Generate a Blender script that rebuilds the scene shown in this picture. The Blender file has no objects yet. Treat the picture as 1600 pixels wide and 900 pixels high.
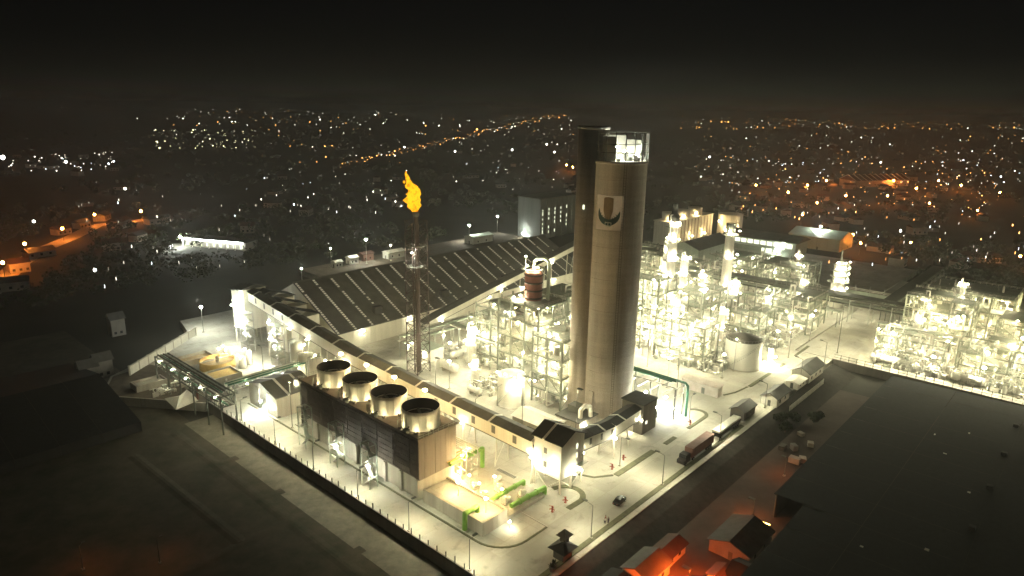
import bpy, math, random
from mathutils import Vector, Matrix
R = math.radians
random.seed(7)
S = bpy.context.scene
COL = S.collection

# ------------------------------------------------------------------ camera
CAM_H = 95.0
PITCH, ROLL, FPX = R(14.85), R(1.07), 1060.0
fwd = Vector((0, math.cos(PITCH), -math.sin(PITCH)))
r0 = Vector((1, 0, 0)); u0 = r0.cross(fwd)
right = math.cos(ROLL) * r0 + math.sin(ROLL) * u0
up = right.cross(fwd)
cam = bpy.data.cameras.new('camera'); cam.sensor_width = 36; cam.lens = FPX / 1600 * 36
cam.clip_start = 1; cam.clip_end = 60000
co = bpy.data.objects.new('camera', cam); COL.objects.link(co)
M3 = Matrix((right, up, -fwd)).transposed()
co.matrix_world = Matrix.Translation((0, 0, CAM_H)) @ M3.to_4x4()
S.camera = co

# ------------------------------------------------------------------ world, moonlight, exposure
wd = bpy.data.worlds.new('World'); S.world = wd; wd.use_nodes = True
nt = wd.node_tree; nt.nodes.clear()
sky = nt.nodes.new('ShaderNodeTexSky'); sky.sky_type = 'NISHITA'; sky.sun_disc = False
sky.sun_elevation = R(12); sky.sun_rotation = R(200); sky.dust_density = 2.0
hsv = nt.nodes.new('ShaderNodeHueSaturation'); hsv.inputs['Saturation'].default_value = 0.12
bg = nt.nodes.new('ShaderNodeBackground'); bg.inputs['Strength'].default_value = 0.00025
wo = nt.nodes.new('ShaderNodeOutputWorld')
nt.links.new(sky.outputs[0], hsv.inputs['Color']); nt.links.new(hsv.outputs[0], bg.inputs['Color'])
nt.links.new(bg.outputs[0], wo.inputs['Surface'])
sl = bpy.data.lights.new('moonlight', 'SUN'); sl.energy = 0.003; sl.angle = R(10); sl.color = (0.9, 0.95, 1.0)
so = bpy.data.objects.new('moonlight', sl); COL.objects.link(so); so.rotation_euler = (R(50), 0, R(-160))
S.view_settings.view_transform = 'Standard'; S.view_settings.look = 'None'
S.view_settings.exposure = 1.3; S.view_settings.gamma = 1.0
S.view_settings.use_curve_mapping = False
S.cycles.use_denoising = True
S.cycles.max_bounces = 5; S.cycles.diffuse_bounces = 3; S.cycles.glossy_bounces = 2
S.cycles.transmission_bounces = 2; S.cycles.volume_bounces = 1; S.cycles.transparent_max_bounces = 4
S.cycles.sample_clamp_indirect = 4.0
S.cycles.use_light_tree = True
KL = 1.25                    # strength of all plant lamps
HAZE = 0.00019               # density of the night haze

# ------------------------------------------------------------------ plant frame: x = u along the right hand road, y = v along the boundary wall
OX, OY, ANG = 2.058, 113.803, R(48)
CB, SB = math.cos(ANG), math.sin(ANG)
def W(u, v, z=0.0): return Vector((OX + u * CB - v * SB, OY + u * SB + v * CB, z))
def ray_ground(x, y, z=0.0):            # a spot of the survey picture -> true point on the ground, used for the far town
    d = fwd + right * ((x - 800) / FPX) + up * ((450 - y) / FPX)
    t = (z - CAM_H) / d.z
    return Vector((d.x * t, d.y * t, z))
def to_uv(p): 
    dx, dy = p.x - OX, p.y - OY
    return dx * CB + dy * SB, -dx * SB + dy * CB

# ------------------------------------------------------------------ materials
MATS = {}
def mat(name, col, rough=0.8, metal=0.0, var=0.25, scale=0.6, kind='noise', col2=None, bump=0.0, spec=0.3, bands=False):
    m = bpy.data.materials.new(name); m.use_nodes = True
    t = m.node_tree; b = t.nodes['Principled BSDF']
    b.inputs['Roughness'].default_value = rough; b.inputs['Metallic'].default_value = metal
    b.inputs['Specular IOR Level'].default_value = spec
    tc = t.nodes.new('ShaderNodeTexCoord'); geo = t.nodes.new('ShaderNodeNewGeometry')
    mix = t.nodes.new('ShaderNodeMix'); mix.data_type = 'RGBA'
    c2 = col2 or tuple(c * (1 - var) for c in col)
    mix.inputs[6].default_value = (*c2, 1); mix.inputs[7].default_value = (*col, 1)
    nz = t.nodes.new('ShaderNodeTexNoise'); nz.inputs['Scale'].default_value = scale
    nz.inputs['Detail'].default_value = 6; nz.inputs['Roughness'].default_value = 0.65
    t.links.new(geo.outputs['Position'], nz.inputs['Vector'])
    rp = t.nodes.new('ShaderNodeMapRange'); rp.inputs[1].default_value = 0.3; rp.inputs[2].default_value = 0.7
    t.links.new(nz.outputs['Fac'], rp.inputs[0])
    fac = rp.outputs[0]
    if kind == 'streak':                # rain streaks: noise stretched along z
        mp = t.nodes.new('ShaderNodeMapping'); mp.inputs['Scale'].default_value = (1, 1, 0.06)
        t.links.new(geo.outputs['Position'], mp.inputs['Vector']); t.links.new(mp.outputs[0], nz.inputs['Vector'])
    if bands:                           # lifts of the slip form: faint rings, plus fine speckle
        sx = t.nodes.new('ShaderNodeSeparateXYZ'); t.links.new(geo.outputs['Position'], sx.inputs[0])
        cz = t.nodes.new('ShaderNodeCombineXYZ'); t.links.new(sx.outputs['Z'], cz.inputs['Z'])
        n2 = t.nodes.new('ShaderNodeTexNoise'); n2.inputs['Scale'].default_value = 0.55; n2.inputs['Detail'].default_value = 8; t.links.new(cz.outputs[0], n2.inputs['Vector'])
        n3 = t.nodes.new('ShaderNodeTexNoise'); n3.inputs['Scale'].default_value = 2.6; n3.inputs['Detail'].default_value = 4; t.links.new(geo.outputs['Position'], n3.inputs['Vector'])
        a1 = t.nodes.new('ShaderNodeMath'); a1.operation = 'ADD'; t.links.new(n2.outputs['Fac'], a1.inputs[0]); t.links.new(n3.outputs['Fac'], a1.inputs[1])
        a2 = t.nodes.new('ShaderNodeMath'); a2.operation = 'ADD'; t.links.new(a1.outputs[0], a2.inputs[0]); t.links.new(fac, a2.inputs[1])
        r2 = t.nodes.new('ShaderNodeMapRange'); r2.inputs[1].default_value = 0.95; r2.inputs[2].default_value = 2.0; t.links.new(a2.outputs[0], r2.inputs[0]); fac = r2.outputs[0]
    t.links.new(fac, mix.inputs[0]); t.links.new(mix.outputs[2], b.inputs['Base Color'])
    if bump:
        bp = t.nodes.new('ShaderNodeBump'); bp.inputs['Strength'].default_value = bump; bp.inputs['Distance'].default_value = 0.2
        t.links.new(nz.outputs['Fac'], bp.inputs['Height']); t.links.new(bp.outputs[0], b.inputs['Normal'])
    MATS[name] = m; return m
def emit(name, col, s):
    m = bpy.data.materials.new(name); m.use_nodes = True
    t = m.node_tree; t.nodes.clear()
    e = t.nodes.new('ShaderNodeEmission'); e.inputs[0].default_value = (*col, 1); e.inputs[1].default_value = s
    o = t.nodes.new('ShaderNodeOutputMaterial'); t.links.new(e.outputs[0], o.inputs[0])
    MATS[name] = m; return m
def brickmat(name, col, col2, mortar, sx, sy, msize, rough=0.85, nscale=0.08, var=0.35):
    """slabs with joints, laid in the plant's own directions"""
    m = mat(name, col, rough, var=var, scale=nscale)
    t = m.node_tree; b = t.nodes['Principled BSDF']
    geo = t.nodes.new('ShaderNodeNewGeometry'); mp = t.nodes.new('ShaderNodeMapping')
    mp.inputs['Rotation'].default_value = (0, 0, -ANG); t.links.new(geo.outputs['Position'], mp.inputs['Vector'])
    br = t.nodes.new('ShaderNodeTexBrick'); br.offset = 0.0
    br.inputs['Scale'].default_value = 1.0; br.inputs['Mortar Size'].default_value = msize
    br.inputs['Brick Width'].default_value = sx; br.inputs['Row Height'].default_value = sy
    br.inputs['Color1'].default_value = (1, 1, 1, 1); br.inputs['Color2'].default_value = (0.86, 0.86, 0.86, 1)
    br.inputs['Mortar'].default_value = (*mortar, 1)
    t.links.new(mp.outputs[0], br.inputs['Vector'])
    old = b.inputs['Base Color'].links[0].from_socket
    mu = t.nodes.new('ShaderNodeMix'); mu.data_type = 'RGBA'; mu.blend_type = 'MULTIPLY'; mu.inputs[0].default_value = 1
    t.links.new(old, mu.inputs[6]); t.links.new(br.outputs['Color'], mu.inputs[7])
    ns = t.nodes.new('ShaderNodeTexNoise'); ns.inputs['Scale'].default_value = 0.22; ns.inputs['Detail'].default_value = 9; ns.inputs['Roughness'].default_value = 0.7; ns.inputs['Distortion'].default_value = 0.6
    t.links.new(geo.outputs['Position'], ns.inputs['Vector'])     # oil stains and worn patches
    mr = t.nodes.new('ShaderNodeMapRange'); mr.inputs[1].default_value = 0.55; mr.inputs[2].default_value = 0.72; mr.inputs[3].default_value = 1.0; mr.inputs[4].default_value = 0.62
    t.links.new(ns.outputs['Fac'], mr.inputs[0])
    m2 = t.nodes.new('ShaderNodeMix'); m2.data_type = 'RGBA'; m2.blend_type = 'MULTIPLY'; m2.inputs[0].default_value = 1
    t.links.new(mu.outputs[2], m2.inputs[6]); t.links.new(mr.outputs[0], m2.inputs[7]); t.links.new(m2.outputs[2], b.inputs['Base Color'])
    return m

mat('earth', (0.034, 0.031, 0.024), 0.95, var=0.55, scale=0.02)
mat('field', (0.085, 0.068, 0.05), 0.95, scale=0.16, col2=(0.032, 0.034, 0.02), bump=0.3)
brickmat('pavement', (0.46, 0.43, 0.36), None, (0.72, 0.70, 0.66), 9.0, 6.0, 0.05, var=0.36)
brickmat('roadway', (0.40, 0.375, 0.31), None, (0.8, 0.78, 0.74), 12.0, 5.0, 0.05, var=0.22)
mat('old_road', (0.085, 0.062, 0.05), 0.9, var=0.4, scale=0.15)
mat('kerb', (0.50, 0.47, 0.40), 0.85, var=0.2, scale=0.5)
mat('verge', (0.13, 0.125, 0.07), 0.95, var=0.45, scale=0.7, bump=0.3)
mat('tower_concrete', (0.54, 0.475, 0.39), 0.9, col2=(0.35, 0.30, 0.24), scale=0.35, kind='streak', bands=True)
mat('concrete', (0.42, 0.39, 0.32), 0.9, col2=(0.27, 0.245, 0.2), scale=0.4, kind='streak')
mat('dark_concrete', (0.14, 0.125, 0.105), 0.9, var=0.4, scale=0.3, kind='streak')
mat('louvre', (0.125, 0.098, 0.082), 0.8, var=0.4, scale=0.5)
mat('timber_panel', (0.19, 0.16, 0.132), 0.8, col2=(0.125, 0.105, 0.088), scale=0.5, kind='streak')
mat('ring_shell', (0.68, 0.64, 0.55), 0.6, var=0.3, scale=0.7, kind='streak')
mat('near_black', (0.03, 0.028, 0.026), 0.9, var=0.3)  # even near-black for stack insides, shed walls, a column cap and hair
mat('cladding', (0.60, 0.565, 0.47), 0.6, var=0.2, scale=0.5, kind='streak')
mat('cladding_green', (0.36, 0.40, 0.32), 0.6, var=0.2, scale=0.3, kind='streak')
mat('roof_sheet', (0.125, 0.12, 0.105), 0.7, var=0.35, scale=0.25, kind='streak')
mat('black_roof', (0.012, 0.013, 0.015), 0.85, var=0.65, scale=0.9, kind='noise')
mat('roof_black', (0.035, 0.034, 0.032), 0.75, var=0.35, scale=0.5)
mat('roof_sheet_worn', (0.14, 0.125, 0.105), 0.75, col2=(0.08, 0.07, 0.06), scale=0.3, kind='streak')
mat('roof_sheet_dark', (0.10, 0.096, 0.09), 0.7, var=0.4, scale=0.2, kind='streak')
mat('grey_panel', (0.17, 0.18, 0.17), 0.7, var=0.3, scale=0.3, kind='streak')
mat('skylight', (0.72, 0.70, 0.62), 0.4, var=0.25, scale=1.5)
mat('steel', (0.42, 0.42, 0.37), 0.55, 0.3, var=0.3, scale=0.8)
mat('steel_frame', (0.25, 0.26, 0.21), 0.6, 0.2, var=0.3, scale=0.8)
mat('dark_bank', (0.05, 0.044, 0.036), 0.95, var=0.5, scale=0.5, bump=0.3)
mat('pale_spill', (0.19, 0.17, 0.13), 0.95, var=0.45, scale=0.35)
mat('steel_dark', (0.12, 0.12, 0.10), 0.6, 0.2, var=0.3)
mat('steel_red', (0.068, 0.046, 0.038), 0.75, 0.1, var=0.35)
mat('aluminium', (0.68, 0.66, 0.6), 0.42, 0.55, var=0.2, scale=0.9)
mat('insulation', (0.68, 0.65, 0.56), 0.6, 0.15, var=0.22, scale=0.9)
mat('tank_paint', (0.66, 0.63, 0.54), 0.5, var=0.16, scale=0.5, kind='streak')
mat('grating', (0.30, 0.29, 0.24), 0.7, 0.2, var=0.25)
mat('green_paint', (0.19, 0.36, 0.075), 0.5, var=0.25, scale=0.8)
mat('pine_green', (0.035, 0.13, 0.075), 0.5, var=0.25)
mat('red_paint', (0.25, 0.10, 0.075), 0.6, var=0.3)
mat('red_bright', (0.38, 0.10, 0.075), 0.5, var=0.2)
mat('blue_tarp', (0.05, 0.09, 0.32), 0.6, var=0.3, scale=1.2)
mat('yellow_rust', (0.52, 0.36, 0.12), 0.85, col2=(0.35, 0.22, 0.08), scale=0.8)
mat('silt', (0.42, 0.33, 0.2), 0.9, var=0.4, scale=0.5)
mat('board', (0.34, 0.265, 0.205), 0.85, var=0.2, scale=0.5)
mat('emblem_green', (0.018, 0.045, 0.028), 0.8, var=0.3)
mat('emblem_gold', (0.26, 0.17, 0.08), 0.8, var=0.25)
mat('emblem_pale', (0.46, 0.43, 0.34), 0.8, var=0.1)
mat('house_wall', (0.46, 0.40, 0.34), 0.9, var=0.3, scale=0.3)
mat('house_wall_dim', (0.24, 0.22, 0.2), 0.9, var=0.3, scale=0.3)
mat('house_roof', (0.10, 0.055, 0.04), 0.9, var=0.4, scale=0.4)
mat('house_roof_grey', (0.11, 0.105, 0.1), 0.9, var=0.4, scale=0.4)
mat('soil', (0.13, 0.105, 0.075), 0.95, col2=(0.07, 0.055, 0.04), scale=0.3, bump=0.3)
mat('leaf', (0.04, 0.05, 0.02), 0.9, col2=(0.014, 0.022, 0.009), scale=0.6)
mat('bark', (0.09, 0.065, 0.045), 0.95)
mat('tyre', (0.015, 0.015, 0.015), 0.9)
mat('car_black', (0.012, 0.012, 0.014), 0.2, 0.3, var=0.1, spec=0.6)
mat('glass_dark', (0.02, 0.022, 0.025), 0.1, spec=0.7, var=0.1)
mat('container_red', (0.22, 0.115, 0.09), 0.7, var=0.3, scale=0.8, kind='streak')
mat('truck_dark', (0.035, 0.03, 0.028), 0.6, var=0.3)
mat('skin', (0.30, 0.17, 0.11), 0.7, var=0.1)
mat('cloth_white', (0.6, 0.58, 0.52), 0.9, var=0.15)
mat('cloth_dark', (0.05, 0.045, 0.06), 0.9)
mat('cloth_red', (0.35, 0.1, 0.07), 0.9)
WARM = (0.99, 0.96, 0.65)
emit('lamp_warm', WARM, 420 * KL)
emit('lamp_yellow', (1.0, 0.88, 0.48), 440 * KL)
emit('lamp_flood', WARM, 620 * KL)
emit('lamp_cool', (0.93, 1.0, 0.86), 900 * KL)
emit('lamp_gold', (1.0, 0.74, 0.34), 420 * KL)
emit('tube_gold', (1.0, 0.62, 0.12), 9)
emit('tube_white', (0.95, 1.0, 0.95), 16)
emit('window_glow', (0.95, 1.0, 0.68), 0.8)
emit('town_white', (1.0, 0.93, 0.75), 3.6)
emit('town_cool', (0.85, 0.95, 1.0), 4.6)
emit('town_orange', (1.0, 0.42, 0.10), 7.0)
emit('town_yellow', (1.0, 0.95, 0.5), 4.0)
emit('town_dim', (1.0, 0.9, 0.7), 0.9)
emit('town_dim_orange', (1.0, 0.4, 0.1), 2.4)
emit('sodium', (1.0, 0.27, 0.035), 300)
emit('sodium_far', (1.0, 0.25, 0.035), 320)
emit('red_lamp', (1.0, 0.13, 0.03), 420)

# ------------------------------------------------------------------ mesh helpers
class MB:
    def __init__(s): s.v = []; s.f = []; s.sm = []
    def add(s, vs, fs, smooth=False):
        n = len(s.v); s.v += [tuple(p) for p in vs]
        for f in fs: s.f.append(tuple(i + n for i in f)); s.sm.append(smooth)
        return s
    def box(s, cx, cy, cz, sx, sy, sz, rz=0.0):
        c, d = math.cos(rz), math.sin(rz); vs = []
        for k in (-1, 1):
            for (i, j) in ((-1, -1), (1, -1), (1, 1), (-1, 1)):
                x, y = i * sx / 2, j * sy / 2
                vs.append((cx + x * c - y * d, cy + x * d + y * c, cz + k * sz / 2))
        return s.add(vs, [(3, 2, 1, 0), (4, 5, 6, 7), (0, 1, 5, 4), (1, 2, 6, 5), (2, 3, 7, 6), (3, 0, 4, 7)])
    def b2(s, x0, x1, y0, y1, z0, z1): return s.box((x0 + x1) / 2, (y0 + y1) / 2, (z0 + z1) / 2, x1 - x0, y1 - y0, z1 - z0)
    def cyl(s, p0, p1, r0, r1=None, n=12, caps=True, smooth=True):
        r1 = r0 if r1 is None else r1
        p0, p1 = Vector(p0), Vector(p1); d = (p1 - p0)
        if d.length < 1e-6: return s
        d.normalize(); a = d.orthogonal().normalized(); b = d.cross(a); vs = []
        for p, r in ((p0, r0), (p1, r1)):
            for i in range(n):
                t = 2 * math.pi * i / n; vs.append(p + a * (math.cos(t) * r) + b * (math.sin(t) * r))
        s.add(vs, [(i, (i + 1) % n, n + (i + 1) % n, n + i) for i in range(n)], smooth)
        if caps: s.add(vs, [tuple(range(n - 1, -1, -1)), tuple(range(n, 2 * n))])
        return s
    def tube(s, pts, r, n=6):
        for a, b in zip(pts, pts[1:]): s.cyl(a, b, r, n=n)
        for p in pts[1:-1]: s.ball(p, r * 1.02, 6, 4)
        return s
    def ball(s, c, r, n=10, m=6, sz=1.0, z0=-1.0):
        vs = []; fs = []
        for j in range(m + 1):
            ph = math.asin(max(-1, min(1, z0))) + (math.pi / 2 - math.asin(max(-1, min(1, z0)))) * j / m
            for i in range(n):
                t = 2 * math.pi * i / n
                vs.append((c[0] + r * math.cos(ph) * math.cos(t), c[1] + r * math.cos(ph) * math.sin(t), c[2] + r * sz * math.sin(ph)))
        for j in range(m):
            for i in range(n):
                fs.append((j * n + i, j * n + (i + 1) % n, (j + 1) * n + (i + 1) % n, (j + 1) * n + i))
        return s.add(vs, fs, True)
    def lathe(s, prof, n=24, c=(0, 0, 0), a0=0.0, a1=2 * math.pi, smooth=True):
        full = abs(a1 - a0 - 2 * math.pi) < 1e-6; k = n if full else n + 1; vs = []; fs = []
        for (r, z) in prof:
            for i in range(k):
                t = a0 + (a1 - a0) * i / n; vs.append((c[0] + r * math.cos(t), c[1] + r * math.sin(t), c[2] + z))
        for j in range(len(prof) - 1):
            for i in range(n):
                fs.append((j * k + i, j * k + (i + 1) % k, (j + 1) * k + (i + 1) % k, (j + 1) * k + i))
        return s.add(vs, fs, smooth)
    def extr(s, prof, p0, p1, side=None):
        """profile [(sideways, up)] carried from p0 to p1 (up stays vertical)"""
        p0, p1 = Vector(p0), Vector(p1); d = p1 - p0
        sd = Vector(side) if side else Vector((d.y, -d.x, 0)).normalized(); n = len(prof); vs = []
        for p in (p0, p1):
            for (a, z) in prof: vs.append(p + sd * a + Vector((0, 0, z)))
        s.add(vs, [(i, (i + 1) % n, n + (i + 1) % n, n + i) for i in range(n)])
        return s.add(vs, [tuple(range(n - 1, -1, -1)), tuple(range(n, 2 * n))])
    def poly(s, pts, z0, z1):
        n = len(pts); vs = [(x, y, z0) for x, y in pts] + [(x, y, z1) for x, y in pts]
        s.add(vs, [(i, (i + 1) % n, n + (i + 1) % n, n + i) for i in range(n)])
        return s.add(vs, [tuple(range(n - 1, -1, -1)), tuple(range(n, 2 * n))])
    def mesh(s, name, *mats):
        me = bpy.data.meshes.new(name); me.from_pydata(s.v, [], s.f)
        for m in mats: me.materials.append(MATS[m])
        me.polygons.foreach_set('use_smooth', s.sm); me.update(); return me
    def build(s, name, m, parent=None, loc=(0, 0, 0), rz=0.0):
        return put(name, s.mesh(name, m), parent, loc, rz)

def put(name, me, parent=None, loc=(0, 0, 0), rz=0.0, scale=None):
    o = bpy.data.objects.new(name, me); COL.objects.link(o)
    o.parent = parent; o.location = loc; o.rotation_euler = (0, 0, rz)
    if scale: o.scale = scale
    return o
def tag(o, label=None, cat=None, group=None, kind=None):
    if label: o['label'] = label
    if cat: o['category'] = cat
    if group: o['group'] = group
    if kind: o['kind'] = kind
    return o
def thing(name, label, cat, u, v, z=0.0, rz=0.0, group=None):
    o = bpy.data.objects.new(name, None); COL.objects.link(o); o.empty_display_size = 0.5
    o.location = W(u, v, z); o.rotation_euler = (0, 0, ANG + rz)
    return tag(o, label, cat, group)
def solo(name, mb, m, label, cat, u, v, z=0.0, rz=0.0, group=None):
    return tag(mb.build(name, m, None, W(u, v, z), ANG + rz), label, cat, group)
def struct(name, mb, m, u=0, v=0, z=0.0):
    return tag(mb.build(name, m, None, W(u, v, z), ANG), kind='structure')
CACHE = {}
def unit(shape, m):
    k = (shape, m)
    if k not in CACHE:
        b = MB()
        if shape == 'box': b.box(0, 0, 0, 1, 1, 1)
        elif shape == 'cyl': b.cyl((0, 0, 0), (0, 0, 1), 1, n=14)
        elif shape == 'bulb': b.ball((0, 0, 0), 1, 6, 3)
        CACHE[k] = b.mesh(shape, m)
    return CACHE[k]
def ibox(name, m, parent, x0, x1, y0, y1, z0, z1, rz=0.0):
    return put(name, unit('box', m), parent, ((x0 + x1) / 2, (y0 + y1) / 2, (z0 + z1) / 2), rz, (x1 - x0, y1 - y0, z1 - z0))
NLAMP = [0]
def lamp(parent, x, y, z, r=0.34, m='lamp_warm', name='lamp'):
    NLAMP[0] += 1
    return put(name, unit('bulb', m), parent, (x, y, z), 0, (r, r, r * 0.38))
def copy_tree(o, parent=None):
    c = o.copy(); COL.objects.link(c); c.parent = parent
    for ch in list(o.children): copy_tree(ch, c)
    return c

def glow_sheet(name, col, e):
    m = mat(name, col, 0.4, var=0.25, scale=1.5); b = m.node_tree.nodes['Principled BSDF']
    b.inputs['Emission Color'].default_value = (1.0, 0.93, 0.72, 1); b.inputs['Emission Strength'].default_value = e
glow_sheet('glow_skylight', (0.72, 0.70, 0.62), 0.07)      # translucent sheets; weak emission stands in for light inside the store

# ================================================================== SETTING
g = MB()                                          # earth to the horizon, around the plant's lower outside ground
n = 48
g.add([(0, 0, 0)] + [(22000 * math.cos(2 * math.pi * i / n), 22000 * math.sin(2 * math.pi * i / n), 0) for i in range(n)],
      [(0, 1 + i, 1 + (i + 1) % n) for i in range(n)])
tag(g.build('ground', 'earth', None, (0, 0, -3.02)), kind='structure')
struct('field', MB().b2(-150, -7.5, -60, 260, -1, 0), 'field', z=-2.99)
fb = MB()                                         # low bunds between the plots of the field
for (a, b) in (((-14, 6), (-14, 128)), ((-14, 62), (-80, 58)), ((-14, 30), (-90, 24)), ((-40, 0), (-44, 60)), ((-26, 62), (-28, 122)), ((-8, 40), (-14, 40)), ((-8, 75), (-14, 75)), ((-8, 100), (-14, 100))):
    fb.extr([(-1.6, 0), (-0.4, 0.14), (0.4, 0.14), (1.6, 0)], (a[0], a[1], 0), (b[0], b[1], 0))
struct('bund', fb, 'field', z=-2.985)
# the lit yards (raised 3 m above the field)
yard = MB()
yard.poly([(0, 0.8), (191, 0.8), (191, 16), (400, 16), (400, 150), (235, 150), (235, 230), (30, 230), (24, 204), (-14, 182), (-22, 166), (-1, 136), (0, 136)], -3.4, 0)
struct('yard', yard, 'pavement')
struct('process_yard', MB().poly([(191.5, 15.5), (191.5, -130), (360, -130), (360, 15.5)], -3.4, 0.004), 'pavement')
struct('soil_floor', MB().poly([(-13.6, 181), (-21.4, 166), (-.6, 136.4), (5.5, 136.4), (5.5, 170), (0, 184)], 0, .012), 'soil')
# roads laid on the yard
rd = MB(); rd.b2(1.5, 8.5, 1.5, 128, 0, 0.006); rd.b2(8.5, 190, 1.5, 12.2, 0, 0.006); rd.b2(101, 137, 12.2, 60, 0, 0.0055); rd.b2(42, 49, 12.2, 30, 0, 0.0055)
struct('road', rd, 'roadway')
# kerbs and verges
def arc(cx, cy, r, a0, a1, n=8): return [(cx + r * math.cos(R(a0 + (a1 - a0) * i / n)), cy + r * math.sin(R(a0 + (a1 - a0) * i / n))) for i in range(n + 1)]
def strip(path, w):
    L = []; Rr = []
    for i, p in enumerate(path):
        a = path[max(0, i - 1)]; b = path[min(len(path) - 1, i + 1)]
        d = Vector((b[0] - a[0], b[1] - a[1])).normalized(); nn = Vector((-d.y, d.x)) * (w / 2)
        L.append((p[0] + nn.x, p[1] + nn.y)); Rr.append((p[0] - nn.x, p[1] - nn.y))
    return L, Rr
def ribbon(mb, path, w, z0, z1):
    L, Q = strip(path, w)
    for i in range(len(path) - 1): mb.poly([L[i], L[i + 1], Q[i + 1], Q[i]], z0, z1)
kb = MB()
ribbon(kb, [(8.8, 126), (8.8, 20)] + arc(16.8, 20, 8, 180, 270) + [(24, 12)] , 0.5, 0, 0.16)
struct('kerb', kb, 'verge')
kb = MB(); ribbon(kb, [(24.2, 12), (24.4, 19.5), (24.4, 22)], 0.28, 0, 0.14); ribbon(kb, [(9.2, 42), (9.2, 20)] , 0.16, 0, 0.2)
struct('kerb', kb, 'kerb')
for path, w in (([(33.5, 13.0)] + arc(38, 17, 4.2, -80, 60) + [(38, 21.5)], 1.5), ([(55, 13.4), (74, 13.2)], 1.7), ([(80, 12.9), (86, 12.9)], 1.4),
                ([(94, 12.9), (106, 12.9)] + arc(105.5, 16.2, 3.3, -90, 60), 1.2), ([(140, 13.2), (158, 13.0)], 1.3), ([(166, 13.0), (172, 13.0)], 1.2), ([(184, 13.2)] + [(200, 13.6)], 1.1),
                ([(46, 33), (47, 24), (50, 17), (54.5, 14)], 0.7), ([(126, 16.5), (131, 14.6), (139, 13.6)], 0.6)):
    vb = MB(); ribbon(vb, path, w, 0, 0.14); struct('verge', vb, 'verge')
# long strip between the road and the boundary on the right, the pale capping and the dark slope outside
struct('verge', MB().b2(9, 108, 0.95, 2.3, 0, 0.13), 'verge')
cap = MB()
for a in range(0, 110, 12): cap.b2(8 + a, 8 + a + 11.9, -0.75, 0.55, -0.4, 0.32)
struct('boundary_capping', cap, 'kerb')
struct('embankment', MB().extr([(0.75, 0.1), (4.2, -0.9), (9.5, -3.0), (9.5, -3.4), (0.75, -3.4)], (0, 0, 0), (186, 0, 0)), 'dark_bank')
struct('old_yard', MB().b2(0, 168, -60, -9.4, -3.2, -2.98), 'old_road')
struct('path', MB().b2(-9.5, -.4, -6, 132, -3.2, -2.96), 'pale_spill')  # pale strip: lamplight spilt over the wall, partly put into its colour

# ------------------------------------------------------------------ boundary walls and fences
t = thing('boundary_wall', 'long dark boundary wall with short posts beside the pale perimeter road', 'wall', 0, 0)
for i in range(17):
    a = 2 + i * 7.85
    ibox('wall_panel', 'dark_concrete', t, -0.32, 0.0, a, a + 7.8, -3.3, 0.55)
for i in range(46):
    ibox('post', 'steel_dark', t, -0.22, -0.06, 3 + i * 2.9, 3.16 + i * 2.9, 0.55, 1.9 if i % 5 else 2.25)
t = thing('wire_fence', 'wire fence of thin posts and rails along the bright process yard edge', 'fence', 190.6, 0)
ibox('plinth', 'dark_concrete', t, -0.2, 0.2, -135, 1.0, -3.3, 0.35)
for i in range(45): ibox('post', 'steel_dark', t, -0.08, 0.08, -132 + i * 2.95, -131.85 + i * 2.95, 0.35, 2.5)
for z in (1.2, 2.3): ibox('rail', 'steel_dark', t, -0.05, 0.05, -132, 0.5, z, z + 0.09)
t = thing('boundary_wall', 'pale slanting boundary wall behind the settling basins', 'wall', -9, 178)
w = MB(); w.extr([(-0.2, -3), (-0.2, 3.2), (0.2, 3.2), (0.2, -3)], (0, 0, 0), (36, 28, 0)); w.build('wall_panel', 'cladding', t)
w = MB(); w.extr([(-0.35, 3.2), (-0.35, 3.5), (0.35, 3.5), (0.35, 3.2)], (0, 0, 0), (36, 28, 0)); w.build('coping', 'concrete', t)
for i in range(9): ibox('pier', 'concrete', t, i * 4.4 - .3, i * 4.4 + .3, i * 3.42 - .3, i * 3.42 + .3, -3, 3.7)

# ------------------------------------------------------------------ prilling tower
t = thing('prilling_tower', 'tall round concrete tower with a lift shaft, emblem board and lit open crown', 'tower', 88.5, 40.0)
ZT = 80.6
s_ = MB(); s_.lathe([(8.25, 0), (8.25, ZT)], 72); s_.lathe([(8.25, ZT), (0, ZT)], 72); s_.build('shaft', 'tower_concrete', t)
for z in range(5, 80, 5): MB().lathe([(8.25, z), (8.31, z + .04), (8.31, z + .2), (8.25, z + .24)], 72).build('pour_band', 'tower_concrete', t)
MB().lathe([(8.25, ZT - .9), (8.45, ZT - .8), (8.45, ZT), (8.25, ZT + .02)], 72).build('cornice', 'tower_concrete', t)
# stair and lift shaft on the +v side
b = MB().lathe([(4.6, 0), (4.6, 90), (.01, 90.1)], 40, (-4.6, 6.6, 0)); b.build('lift_shaft', 'tower_concrete', t)
MB().lathe([(4.62, 89.4), (4.85, 89.5), (4.85, 90.3), (.01, 90.4)], 40, (-4.6, 6.6, 0)).build('lift_roof', 'dark_concrete', t)
ibox('landing_window', 'window_glow', t, -9.3, -9.1, 5.6, 6.1, 66, 67.3)
ibox('pier', 'tower_concrete', t, -8.6, -6.9, -0.6, 1.0, 0, 8.5)
q = MB()
for s_ in (-.25, .25): q.cyl((-6.0 + s_, -6.1 - s_, 0), (-6.0 + s_, -6.1 - s_, ZT), .05, n=4)
for k in range(100): q.cyl((-6.25, -5.85, k * .8), (-5.75, -6.35, k * .8), .04, n=4)
q.build('ladder', 'steel_dark', t)
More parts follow.
